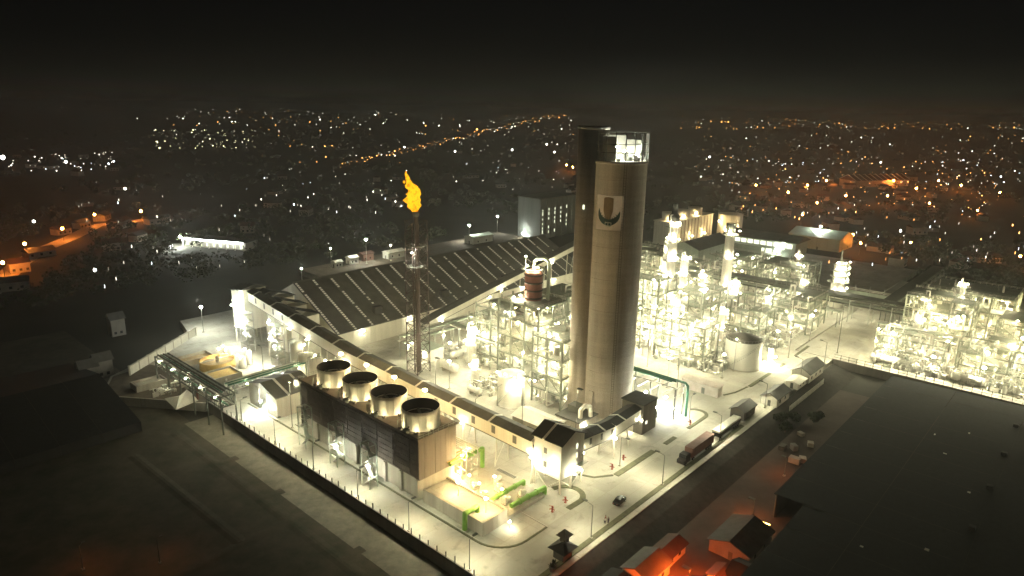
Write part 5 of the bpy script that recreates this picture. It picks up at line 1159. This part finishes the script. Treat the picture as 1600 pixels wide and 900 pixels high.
# ================================================================== OUTSIDE THE BOUNDARY
t = thing('dark_warehouse', 'huge flat dark warehouse roof beside the old yard', 'warehouse', 22, -23.5, -3.0)
for i in range(13):
    x0 = i * 12
    for j in range(6):
        s_ = -7.0 if (i < 4 and j == 0) else 0.0
        MB().add([(x0 + .05, -j * 20 + s_, 6.6 + j * .25), (x0 + 11.95, -j * 20 + s_, 6.6 + j * .25), (x0 + 11.95, -j * 20 - 19.9, 6.85 + j * .25), (x0 + .05, -j * 20 - 19.9, 6.85 + j * .25)], [(3, 2, 1, 0)]).build('roof_panel', 'black_roof', t)
    ibox('wall_panel', 'dark_concrete', t, x0 + .05, x0 + 11.95, -.4 + (-7 if i < 4 else 0), -.1 + (-7 if i < 4 else 0), 0, 6.5)
ibox('eave', 'black_roof', t, 48, 156.2, -.3, .3, 6.35, 6.62); ibox('end_wall', 'dark_concrete', t, 155.6, 155.9, -120, -.5, 0, 6.4)
for i in range(13):
    if i % 2: ibox('roof_vent', 'roof_black', t, i * 12 + 3, i * 12 + 4.4, -39.5, -38.2, 6.9, 8.0)
rn = random.Random(5)
for i in range(22):
    x, y = rn.uniform(20, 150), -rn.uniform(18, 90); ibox('roof_patch', 'skylight', t, x, x + rn.uniform(.3, .8), y, y + rn.uniform(.3, .9), 6.9 + (-y / 20) * .25, 7.05 + (-y / 20) * .25)
t_ = hut('old_house', 'low dark house with a yellow tube light at its gable', 46.5, -27.5, 13, 9.5, 3.0, 1.7, 'house_roof_grey', 'house_wall_dim', -3.0, ax='x', cat='house', wins=2)
t = thing('tube_lamp', 'short yellow tube light on the gable of the low dark house', 'lamp', 60.6, -25.0, 0.7); MB().box(0, 0, 0, .16, 2.6, .16).build('tube', 'tube_gold', t); MB().box(-.3, 0, .1, .5, .2, .12).build('bracket', 'steel_dark', t)
hut('old_house', 'narrow dark shed behind the low dark house', 37.0, -39.0, 7, 12.5, 3.2, 1.6, 'black_roof', 'house_wall', -3.0, ax='y', cat='house', wins=1)
hut('old_house', 'small orange lit outhouse at the picture bottom', 35.0, -27.0, 4.5, 3.6, 3.0, .8, 'house_roof', 'house_wall', -3.0, ax='x', cat='house', wins=1)
hut('row_house', 'orange lit house with grey roof under the embankment, the larger middle one', 23.8, -15.6, 9.0, 6.4, 3.2, 1.5, 'house_roof_grey', 'house_wall', -3.0, ax='x', cat='house', group='houses under the embankment')
hut('row_house', 'orange lit lower annex at the far end of the houses under the embankment', 33.4, -14.6, 8.4, 4.4, 2.6, 1.0, 'house_roof', 'house_wall', -3.0, ax='x', cat='house', group='houses under the embankment')
hut('row_house', 'orange lit house with dark flat roof under the embankment at the picture bottom', 12.5, -13.0, 9.5, 5.2, 3.0, .7, 'black_roof', 'house_wall', -3.0, ax='x', cat='house', group='houses under the embankment')
emit('sodium_fill', (1.0, 0.13, 0.015), 2200); emit('sodium_weak', (1.0, 0.24, 0.05), 300)
for (u, v, lab, m, s_) in ((30, -21.5, 'added orange lamp facing the houses under the embankment, nearer the annex', 'sodium_fill', 1.6), (17, -18.5, 'added orange lamp facing the houses under the embankment, nearer the bottom', 'sodium_fill', 1.6), (33.6, -30.0, 'added orange lamp beside the small outhouse', 'sodium_fill', .8), (65, -20.5, 'orange street lamp in the old yard beyond the low dark house', 'sodium_weak', 1.4), (92, -18.0, 'dim orange street lamp among the old yard scrap', 'sodium_weak', 1.0)):
    street_lamp(u, v, 5.5, lab, (0, 1), .8, m, -3.0, 'orange street lamps outside the boundary', s_)  # the first three are added to light the orange house walls
for (x, y, lab) in ((250, 880, 'dim orange street lamp on the dark field at the bottom, nearer the wall'), (130, 890, 'dim orange street lamp on the dark field at the bottom corner')):
    uu, vv = to_uv(ray_ground(x, y, -3)); street_lamp(uu, vv, 6, lab, (1, 0), .8, 'sodium_weak', -3.0, 'orange street lamps on the field', .6)
for i, (u, v, du, dv, h_, m, lab) in enumerate(((106, -12.4, 2.6, 1.6, 1.4, 'dark_concrete', 'pale scrap box in the old yard nearest the huts'), (114.5, -18.2, 1.8, 1.6, 1.5, 'concrete', 'white crate in the old yard'), (109, -15.6, 2.2, 1.5, 1.8, 'house_wall_dim', 'rusty pale crate in the old yard, middle one'), (120.5, -13.5, 1.8, 1.4, 1.2, 'concrete', 'small pale crate in the old yard, far one'), (102.5, -18.8, 3.0, 2.0, 1.8, 'house_wall', 'tan crate in the old yard'), (105.0, -19.2, 1.8, 2.2, 1.5, 'house_wall', 'square tan crate in the old yard'))):
    t = thing('crate', lab, 'crate', u, v, -2.98, i * .4, 'crates in the old yard')
    ibox('body', m, t, 0, du, 0, dv, .12, h_)
    for k in range(4): ibox('batten', m, t, -.05, du + .05, -.05, dv + .05, .2 + k * h_ * .24, .32 + k * h_ * .24)
    for x in (.1, du - .3): ibox('skid', 'bark', t, x, x + .2, 0, dv, 0, .12)
# big dark gabled shed at the left
t = thing('dark_shed', 'big dark gabled shed beyond the corner of the treatment yard', 'warehouse', -96, 136, -3.0)
for i in range(7):
    for s_ in (0, 1):
        y0, y1 = (0, 35) if s_ == 0 else (70, 35)
        MB().add([(i * 10.8 + .05, y0, 3.2), (i * 10.8 + 10.75, y0, 3.2), (i * 10.8 + 10.75, y1, 9), (i * 10.8 + .05, y1, 9)], [(0, 1, 2, 3)]).build('roof_panel', 'black_roof', t)
    ibox('wall_panel', 'near_black', t, i * 10.8 + .05, i * 10.8 + 10.75, .2, .4, 0, 3.1)
MB().add([(75.5, .3, 0), (75.5, 69.7, 0), (75.5, 69.7, 3.1), (75.5, 35, 8.8), (75.5, .3, 3.1), (75.2, .3, 0), (75.2, 69.7, 0), (75.2, 69.7, 3.1), (75.2, 35, 8.8), (75.2, .3, 3.1)], [(0, 1, 2, 3, 4), (9, 8, 7, 6, 5), (0, 4, 9, 5), (1, 6, 7, 2), (2, 7, 8, 3), (3, 8, 9, 4)]).build('gable_wall', 'near_black', t)
for (u, v, lab, h_) in ((-22, 186, 'tall pale gabled hut beyond the dark shed, left one of the pair', 6.5), (-16, 190, 'tall pale gabled hut beyond the dark shed, right one of the pair', 6.5), (4, 236, 'lone pale gabled hut in the dark above the treatment corner', 7.5)):
    hut('gabled_hut', lab, u, v, 5.5, 5.0, h_, 2.4, 'house_roof_grey', 'house_wall_dim', -3.0, ax='x', cat='hut', group='pale gabled huts')
# masts around the store
for (x, y, h, lab, m, r_) in ((318, 519, 11, 'bright floodlight mast behind the treatment corner', 'lamp_cool', .62), (473, 455, 12, 'bright floodlight mast at the near end of the striped store', 'lamp_cool', .45), (573, 412, 15, 'brightest floodlight mast on the road behind the striped store', 'lamp_cool', .8), (733, 378, 12, 'floodlight mast behind the far half of the striped store, nearer the flare', 'lamp_cool', .8), (777, 362, 12, 'floodlight mast behind the far half of the striped store, nearer the tall building', 'lamp_cool', .7), (518, 419, 12, 'dim floodlight mast behind the near half of the striped store', 'lamp_flood', .35), (611, 408, 10, 'small floodlight mast beside the parked white van body', 'lamp_flood', .35), (843, 345, 14, 'floodlight mast in front of the tall grey building', 'lamp_cool', .7)):
    uu, vv = to_uv(ray_ground(x, y, 0)); flood(uu, vv, h, lab, m, r_)
struct('back_road', MB().poly([(120, 236), (300, 262), (300, 290), (120, 282)], -3.3, .002), 'soil')
for (u, v, L, wd_, h, roof, wall, lab) in ((176, 268, 13, 6, 4.0, 'cladding', 'tank_paint', 'white roofed store shed behind the striped store, farther one'), (161, 274, 8, 6, 4.2, 'house_roof', 'container_red', 'reddish shed behind the striped store'), (150, 272, 6, 5, 3.8, 'cladding', 'tank_paint', 'small white shed behind the striped store'), (138, 270, 5, 4, 3.2, 'cladding', 'cladding', 'lowest pale hut behind the striped store'), (250, 266, 20, 9, 5.0, 'cladding_green', 'cladding', 'long pale lit shed behind the far half of the striped store')):
    hut('back_shed', lab, u, v, L, wd_, h, 1.2, roof, wall, 0, cat='shed', group='sheds behind the striped store')
# tall grey building with light strips
t = thing('tall_building', 'tall grey building with vertical strips of light behind the store', 'building', 300, 246)
ibox('wall', 'grey_panel', t, 0, 46, 0, 22, 0, 30); ibox('roof', 'roof_sheet', t, -.5, 46.5, -.5, 22.5, 30, 30.6)
for i in range(8): ibox('rib', 'grey_panel', t, i * 6.4 + .2, i * 6.4 + .7, -.35, -.02, 0, 29.6)
for i in range(6):
    for k in range(7):
        if rn.random() < .75: ibox('window', 'window_glow', t, 2.6 + i * 7.2, 3.2 + i * 7.2, -.08, -.01, 4 + k * 3.4, 5.0 + k * 3.4 + rn.random() * 1.8)
lamp(t, -3.2, 14, 3.0, .42, 'lamp_cool'); ibox('lamp_bracket', 'steel', t, -3.3, .2, 13.9, 14.1, 2.0, 2.3)
# second cooling tower, shed, offices
t = thing('far_cooling_tower', 'distant yellow lit cooling tower block with three stacks', 'cooling tower', 352, 166)
ibox('casing', 'ring_shell', t, 0, 66, 0, 14, 0, 17); ibox('deck', 'ring_shell', t, -.6, 66.6, -.6, 14.6, 17, 17.4)
for i in range(3):
    s_ = MB().lathe([(5.6, 17.4), (5.2, 19), (5.5, 23), (5.1, 23), (4.9, 18)], 32, (9 + i * 20, 7, 0)).build('fan_stack', 'ring_shell', t); MB().lathe([(5.0, 19.5), (.01, 19.4)], 24, (9 + i * 20, 7, 0)).build('fan_throat', 'near_black', s_)
    lamp(t, 9 + i * 20 - 6.4, 2.6, 19.0, .42, 'lamp_gold'); lamp(t, 9 + i * 20, -2.5, 4, .4, 'lamp_gold')
for i in range(13): ibox('rib', 'timber_panel', t, i * 5.1 + .3, i * 5.1 + .7, -.3, -.01, 0, 16.6)
tk = tank(428, 156, 9.5, 17, 'distant yellow lit round tank at the end of the far cooling tower', m='ring_shell', rise=1.0)
lamp(tk, -10.8, -2.5, 5, .6, 'lamp_gold'); lamp(tk, -7, -9.5, 5, .6, 'lamp_gold'); lamp(tk, -11, 4, 12, .4, 'lamp_gold')
hut('green_shed', 'large dark roofed shed with green walls behind the tall pale stack', 302, 118, 48, 20, 11, 4.0, 'roof_sheet', 'cladding_green', 0, ax='x', cat='shed', wins=4, over=.8)
t = thing('office_block', 'green office block with a row of lit windows behind the main unit', 'building', 374, 84)
ibox('wall', 'cladding_green', t, 0, 22, 0, 50, 0, 11); MB().extr([(-1.5, 10.9), (11, 14.2), (23.5, 10.9), (23.5, 10.6), (-1.5, 10.6)], (0, 51.5, 0), (0, -1.5, 0), (1, 0, 0)).build('roof', 'roof_sheet', t)
for i in range(10): ibox('window', 'window_glow', t, -.1, -.01, 2.2 + i * 4.6, 5.9 + i * 4.6, 6.6, 9.4)
for (y, w_) in ((16, 4), (21, 2)): ibox('window', 'window_glow', t, -.1, -.01, y, y + w_, 1.4, 4.6)
ibox('canopy', 'cladding_green', t, -3, 0, 2, 48, 5.4, 5.7)
for (x, y, z) in ((-2.2, 9, 7.6), (-3.5, 12, 4.6)): lamp(t, x, y, z, .36, 'lamp_cool')
hut('green_shed', 'pale roofed hall with a lamp on its ridge behind the offices', 420, 70, 30, 36, 9, 4, 'cladding_green', 'cladding_green', 0, ax='y', cat='shed', wins=2)
flood(432, 88, 15, 'floodlight mast on the hall behind the offices', 'lamp_cool', .7)
# white lit hall at the left
t = thing('lit_hall', 'long low hall with a bright white light strip under its roof in the dark', 'hall', 0, 0)
p0 = ray_ground(290, 384, -3); p1 = ray_ground(384, 392, -3); d_ = p1 - p0
t.location = p0; t.rotation_euler = (0, 0, math.atan2(d_.y, d_.x)); LH = d_.length
ibox('wall', 'tank_paint', t, 0, LH, 0, 12, 0, 5.2); ibox('roof', 'house_roof_grey', t, -1, LH + 1, -2.5, 13, 5.6, 6.1); ibox('fascia', 'tube_white', t, 0, LH, -2.75, -2.52, 5.2, 6.2)
for i in range(8): ibox('column', 'tank_paint', t, i * LH / 7 - .3, i * LH / 7 + .3, -2.2, -1.7, 0, 5.6)
for i in range(9): ibox('window', 'window_glow', t, i * LH / 9 + 1, i * LH / 9 + 3, -.1, -.01, 1, 3.4)
lamp(t, -1, -3.2, 6.8, 1.1, 'lamp_cool')

# ================================================================== TREES
def tree(x, y, z, h, r, label, seed, group):
    rn = random.Random(seed); t = tag(put('bush', None, None, (x, y, z)), label, 'bush', group); t.empty_display_size = .5
    q = MB(); q.cyl((0, 0, 0), (0, 0, h * .5), .32, .2, n=7)
    for k in range(5):
        a = rn.uniform(0, 6.28); q.cyl((0, 0, h * (.3 + .05 * k)), (r * .6 * math.cos(a), r * .6 * math.sin(a), h * (.6 + .06 * k)), .14, .05, n=5)
    q.build('trunk', 'bark', t)
    q = MB(); cl = [(rn.uniform(-.6, .6) * r, rn.uniform(-.6, .6) * r, h * rn.uniform(.5, .95), rn.uniform(.3, .55) * r) for _ in range(9)]
    for (cx, cy, cz, cr) in cl:
        for k in range(85):
            v_ = Vector((rn.gauss(0, 1), rn.gauss(0, 1), rn.gauss(0, .8))).normalized() * cr * rn.uniform(.6, 1.08); p = Vector((cx, cy, cz)) + v_
            a = Vector((rn.uniform(-1, 1), rn.uniform(-1, 1), rn.uniform(-.6, .6))) * .42; b2 = v_.cross(a).normalized() * .32
            q.add([p - a, p + b2, p + a, p - b2], [(0, 1, 2, 3)])
    q.build('crown', 'leaf', t); return t
for i, (u, v, h, r, lab) in enumerate(((122, -5.0, 3.0, 2.4, 'leafy bush on the slope between the first two huts'), (126.5, -8.2, 3, 2.6, 'leafy bush at the edge of the old yard below the middle hut'), (117, -8.6, 2.8, 2.2, 'leafy bush on the slope below the dark hipped hut'), (134, -12.5, 2.8, 2.4, 'leafy bush in the middle of the old yard'))):
    p = W(u, v, -3); tree(p.x, p.y, -2.0 if v > -9 else -3.0, h, r, lab, i, 'bushes in the old yard')
mats_ = []
q = MB(); rn = random.Random(99)                   # the dark woods: crowns massed together, too many to count
def crown(q, x, y, z, r, h):
    for k in range(46):
        v_ = Vector((rn.gauss(0, 1), rn.gauss(0, 1), rn.gauss(0, .9))).normalized() * rn.uniform(.55, 1.0); c_ = Vector((x + v_.x * r, y + v_.y * r, z + h * .62 + v_.z * h * .42))
        a = Vector((rn.uniform(-1, 1), rn.uniform(-1, 1), rn.uniform(-.5, .5))) * .85; b_ = v_.cross(a).normalized() * .7
        q.add([c_ - a, c_ + b_, c_ + a, c_ - b_], [(0, 1, 2, 3)])
def free(u, v):
    if -30 < u < 345 and -135 < v < 300: return False
    if 340 < u < 460 and 60 < v < 200: return False
    if u < 0 and -70 < v < 300 and u > -160: return False
    return True
cnt = 0
for k in range(6000):
    x, y = rn.uniform(-40, 1640), 200 + 420 * rn.random() ** 1.6
    p = ray_ground(x, y, -3); u, v = to_uv(p)
    if p.length > 2600 or not free(u, v): continue
    if mnoise.noise(Vector((p.x * .008, p.y * .008, 0))) < -.12: continue
    d = p.length; hh = rn.uniform(6, 11); 
    if any((p - ray_ground(*s_)).length < 26 for s_ in ((30, 412, -3), (70, 388, -3), (110, 372, -3), (160, 350, -3), (225, 347, -3), (335, 400, -3))): continue
    crown(q, p.x, p.y, -3, rn.uniform(3, 6), hh); cnt += 1
tag(q.build('woodland', 'leaf', None), 'dark woodland between the far houses', 'woodland', kind='stuff')

# ================================================================== THE TOWN
HM = []
for k in range(6):
    rn2 = random.Random(k); L, w_, h_ = rn2.uniform(9, 16), rn2.uniform(7, 10), rn2.uniform(3.5, 6.5)
    b = MB(); b.b2(-L / 2, L / 2, -w_ / 2, w_ / 2, 0, h_); nf = len(b.f)
    b.extr([(-w_ / 2 - .7, h_), (0, h_ + 2.4), (w_ / 2 + .7, h_), (0, h_ - .1)], (-L / 2 - .6, 0, 0), (L / 2 + .6, 0, 0), (0, 1, 0)); nr = len(b.f)
    for i in range(3): b.b2(-L / 2 + 1.2 + i * L / 3, -L / 2 + 2.6 + i * L / 3, -w_ / 2 - .06, -w_ / 2 + .02, 1.2, 2.6)
    me = b.mesh('house', 'house_wall', 'house_roof' if k % 2 else 'house_roof_grey', 'glass_dark')
    for i, p in enumerate(me.polygons): p.material_index = 0 if i < nf else (1 if i < nr else 2)
    HM.append(me)
BULB = {}
def bulb_mesh(m):
    if m not in BULB:
        b = MB(); b.cyl((0, 0, 0), (0, 0, 6), .09, .06, n=4); nf = len(b.f); b.ball((0, 0, 6.4), 1, 6, 3)
        me = b.mesh('street_lamp', 'steel_dark', m)
        for i, p in enumerate(me.polygons): p.material_index = 0 if i < nf else 1
        BULB[m] = me
    return BULB[m]
rest = {}
def town(cluster, label, x0, x1, y0, y1, n_, cols, seed, ind=True, size=1.0, line=None, houses=0):
    rn = random.Random(seed)
    n_ = int(n_ * 1.7)
    for k in range(n_):
        if line:
            f = (k + rn.uniform(-.35, .35)) / n_; x, y = line[0] + (line[2] - line[0]) * f, line[1] + (line[3] - line[1]) * f + rn.uniform(-4, 4)
        else: x, y = rn.uniform(x0, x1), rn.uniform(y0, y1)
        p = ray_ground(x, y, -3); u, v = to_uv(p)
        if not free(u, v) or p.length > 16000: continue
        d = p.length; r = d * .00028 * size * math.exp(rn.gauss(0, .45)); m = rn.choice(cols)
        if rn.random() < .45: m = 'town_dim_orange' if m == Or else 'town_dim'
        if ind and d < 760: tag(put('street_lamp', bulb_mesh(m), None, p, 0, (r, r, max(r, 1.1))), label, 'street lamp', cluster)
        else:
            if d > 2500: m += '_far'
            rest.setdefault(m, MB()).ball((p.x, p.y, 4 + r), r, 6, 3)
    for k in range(houses):
        p = ray_ground(rn.uniform(x0, x1), rn.uniform(y0, y1), -3); u, v = to_uv(p)
        if not free(u, v): continue
        tag(put('house', rn.choice(HM), None, p, rn.uniform(0, 3.14)), 'small dim house ' + label.split(' ', 2)[2], 'house', 'houses ' + cluster)
for n_, c_ in (('town_white', (1.0, .93, .75)), ('town_cool', (.85, .95, 1.0)), ('town_orange', (1.0, .42, .1)), ('town_yellow', (1.0, .95, .5))): emit(n_ + '_far', c_, 7)
emit('town_dim_far', (1.0, .9, .7), 3.2); emit('town_dim_orange_far', (1.0, .4, .1), 3.2)
Wh, Co, Or = 'town_white', 'town_cool', 'town_orange'
town('lamps on the far horizon', 'far lamp near the horizon', 0, 1600, 176, 190, 10, (Wh,), 1, False)
town('far left horizon', 'far lamp on the left horizon', 0, 460, 150, 172, 34, (Wh, Wh, Or), 2, False)
town('far left', 'far lamp', 270, 640, 168, 200, 70, (Wh, Wh, Or), 3, False)
town('yellow cluster', 'far lamp', 240, 400, 206, 238, 62, ('town_yellow',), 4, False)
town('in the pale cluster at the left edge', 'pale lamp in the pale light cluster near the left picture edge', 15, 180, 244, 276, 44, (Wh, Wh, Co), 5, True, 1.15, houses=8)
town('along the distant orange road', 'pale orange lamp along the long road that runs to the horizon above the flare', 540, 880, 180, 264, 90, (Wh, Or, Or), 6, True, 1.0, line=(530, 266, 890, 176))
town('mid left', 'far lamp', 400, 640, 200, 262, 34, (Wh, Or), 7, False)
town('behind the flare', 'pale lamp scattered in the dark behind the flare', 400, 640, 270, 345, 34, (Wh, Wh, Co), 8, True, .9, houses=8)
town('left dark', 'pale lamp scattered in the dark left of the striped store', 120, 440, 285, 480, 34, (Wh, Co, Wh), 9, True, .75, houses=10)
town('middle far', 'far lamp', 640, 900, 172, 215, 50, (Wh, Wh, Or), 10, False)
town('middle', 'pale lamp in the dark between the flare and the round tower', 700, 905, 225, 310, 40, (Wh, Co), 11, True, .95, houses=10)
town('right horizon', 'far lamp', 1060, 1600, 180, 204, 170, (Wh, Or, Or, Or), 12, False)
town('right far', 'far lamp', 1090, 1600, 212, 262, 70, (Wh, Or), 13, False)
town('in the busy district', 'pale lamp in the busy district right of the round tower', 1080, 1600, 252, 296, 120, (Wh, Wh, Co, Or), 14, True, 1.0, houses=16)
town('in the orange district', 'orange lamp in the orange district right of the round tower', 1140, 1560, 276, 345, 95, (Or, Or, Or, Wh), 15, True, 1.0, houses=24)
town('lower right', 'pale lamp in the dark ground right of the offices', 1240, 1600, 340, 430, 40, (Wh, Co, Or), 16, True, .8, houses=12)
for m, b in rest.items(): tag(b.build('far_town_lights', m, None), 'countless tiny lights of the far town', 'lights', kind='stuff')
# brighter lamps one by one
for (x, y, m, r, lab) in ((8, 268, 'town_bright', 4.2, 'brightest white lamp at the left picture edge'), (105, 266, 'town_bright', 2.6, 'bright white lamp at the end of the left cluster'), (55, 360, 'town_bright', 1.5, 'yellow white lamp above the orange street'), (711, 245, 'town_bright', 2.4, 'bright cool lamp right of the flame'), (800, 243, 'town_bright', 2.6, 'bright cool lamp halfway between flame and round tower'), (632, 238, 'town_bright', 2.4, 'bright lamp above the flame on the long road'), (1405, 374, 'town_bright', 1.2, 'bright lamp in the dark above the far yard'), (1375, 262, 'town_bright', 2.2, 'bright lamp high in the busy district'), (197, 307, 'town_bright', 1.8, 'lone bluish lamp in the left dark'), (854, 233, 'town_bright', 2.6, 'bright lamp left of the tower head'), (866, 246, 'town_bright', 2.4, 'bright lamp just left of the tower head, lower one'), (150, 441, 'town_bright', .7, 'lone lamp in the dark left of the store'), (1108, 253, 'town_bright', 2.2, 'bright lamp just right of the tower head')):
    if 'town_bright' not in MATS: emit('town_bright', (1.0, .97, .85), 9)
    r *= .72; p = ray_ground(x, y, -3); tag(put('street_lamp', bulb_mesh(m), None, p, 0, (r, r, max(r, 1.1))), lab, 'street lamp', 'single bright lamps in the town')
# orange streets
def ospot(x, y, r, lab, m='sodium', h=8):
    p = ray_ground(x, y, -3); t = tag(put('street_lamp', None, None, p), lab, 'street lamp', 'orange street lamps of the town'); t.empty_display_size = .5
    MB().cyl((0, 0, 0), (0, 0, h), .15, .1, n=6).build('pole', 'steel_dark', t); put('lamp', unit('bulb', m), t, (0, 0, h + r * .8), 0, (r, r, r))
    MB().extr([(-.2, 0), (.2, 0), (.2, .15), (-.2, .15)], (-1, 0, h - .1), (1, 0, h - .1)).build('arm', 'steel_dark', t)
ROADL = [(-30, 470), (0, 440), (30, 412), (70, 388), (110, 372), (150, 352), (230, 343)]
b = MB()
for a, c in zip(ROADL, ROADL[1:]):
    p, q_ = ray_ground(*a, -3), ray_ground(*c, -3); d = (q_ - p).normalized(); s_ = Vector((d.y, -d.x, 0)) * 6
    b.add([p + s_, q_ + s_, q_ - s_, p - s_], [(0, 1, 2, 3)])
tag(b.build('street', 'house_wall', None, (0, 0, .02)), kind='structure')
for i, (x, y) in enumerate(((8, 434), (42, 402), (100, 376), (150, 352), (222, 346))): ospot(x, y, .95, ['orange lamp on the orange street at the picture edge', 'second orange lamp on the orange street', 'third orange lamp on the orange street', 'fourth orange lamp on the orange street', 'last orange lamp on the orange street, nearest the dark woods'][i])
for i, (x, y) in enumerate(((20, 452), (30, 424), (62, 400), (96, 366), (128, 356), (190, 355), (160, 344))):
    p = ray_ground(x, y, -3); tag(put('house', HM[i % 6], None, p, .6 + i * .2), ['orange lit house at the picture edge by the orange street', 'orange lit house by the second lamp of the orange street', 'orange lit house below the orange street', 'orange lit house above the third lamp of the orange street', 'orange lit house in the bend of the orange street', 'orange lit house below the last stretch of the orange street', 'orange lit house above the last stretch of the orange street'][i], 'house', 'houses on the orange street')
for (x, y, r, lab, m) in ((1330, 384, 1.1, 'strong orange lamp in the dark above the lit round tower', 'sodium'), (1342, 398, .9, 'orange lamp just below the strong one above the lit round tower', 'sodium'), (1420, 397, .8, 'dim orange lamp above the far yard', 'sodium'), (1525, 342, 1.0, 'orange lamp near the right picture edge', 'sodium'), (1252, 350, .8, 'orange lamp behind the offices', 'sodium'), (1350, 292, 1.9, 'orange lamp by the ribbed hall in the orange district', 'sodium_far'), (1395, 292, 1.9, 'orange lamp at the right end of the ribbed hall', 'sodium_far'), (1290, 292, 1.7, 'orange lamp left of the ribbed hall', 'sodium_far'), (1230, 312, 1.6, 'orange lamp at the near edge of the orange district', 'sodium_far'), (1180, 300, 1.6, 'orange lamp at the left edge of the orange district', 'sodium_far'), (1465, 292, 1.8, 'orange lamp at the right edge of the orange district', 'sodium_far'), (1320, 318, 1.6, 'orange lamp below the ribbed hall', 'sodium_far'), (895, 270, 1.7, 'orange lamp right beside the round tower shaft', 'sodium_far'), (885, 266, 1.7, 'orange lamp left of the round tower shaft', 'sodium_far'), (1590, 420, .9, 'reddish lamp at the right picture edge', 'sodium'), (1225, 395, .7, 'orange lamp at the foot of the offices', 'sodium'),
        (1260, 300, 1.7, 'orange lamp between the edge of the orange district and the ribbed hall', 'sodium_far'), (1430, 305, 1.7, 'orange lamp right below the end of the ribbed hall', 'sodium_far'), (1500, 300, 1.7, 'orange lamp at the far right of the orange district', 'sodium_far'), (1385, 318, 1.6, 'orange lamp on the near side of the ribbed hall, right half', 'sodium_far'), (1275, 330, 1.4, 'orange lamp at the near left rim of the orange district', 'sodium_far'), (1560, 312, 1.6, 'orange lamp beyond the far right of the orange district', 'sodium_far'), (1450, 330, 1.4, 'orange lamp at the near right rim of the orange district', 'sodium_far')):
    ospot(x, y, r * (.62 if m == 'sodium_far' else .8), lab, m)
t = tag(put('ribbed_hall', None, None, ray_ground(1365, 290, -3), .35), 'long hall with pale roof ribs in the orange district', 'hall'); t.empty_display_size = 1
ibox('wall', 'house_wall', t, -50, 50, -14, 14, 0, 9)
for i in range(11): MB().extr([(-16, 9), (0, 17), (16, 9), (0, 16)], (-50 + i * 10 - .6, 0, 0), (-50 + i * 10 + .6, 0, 0), (0, 1, 0)).build('rib', 'cladding', t)
MB().extr([(-15, 9), (0, 15.8), (15, 9)], (-50, 0, 0), (50, 0, 0), (0, 1, 0)).build('roof', 'house_roof', t)

# ================================================================== AIR
b = MB(); b.b2(-21000, 21000, -600, 21000, -8, 108)
hz = b.build('haze', 'earth', None); hz.data.materials.clear()
hm = bpy.data.materials.new('haze'); hm.use_nodes = True; ht = hm.node_tree; ht.nodes.clear()
pv = ht.nodes.new('ShaderNodeVolumePrincipled'); pv.inputs['Color'].default_value = (.93, .95, .92, 1); pv.inputs['Density'].default_value = HAZE; pv.inputs['Anisotropy'].default_value = 0.35
ho = ht.nodes.new('ShaderNodeOutputMaterial'); ht.links.new(pv.outputs[0], ho.inputs['Volume']); hz.data.materials.append(hm)
tag(hz, 'thin night haze over the plant and town', 'haze', kind='stuff'); hz.display_type = 'WIRE'
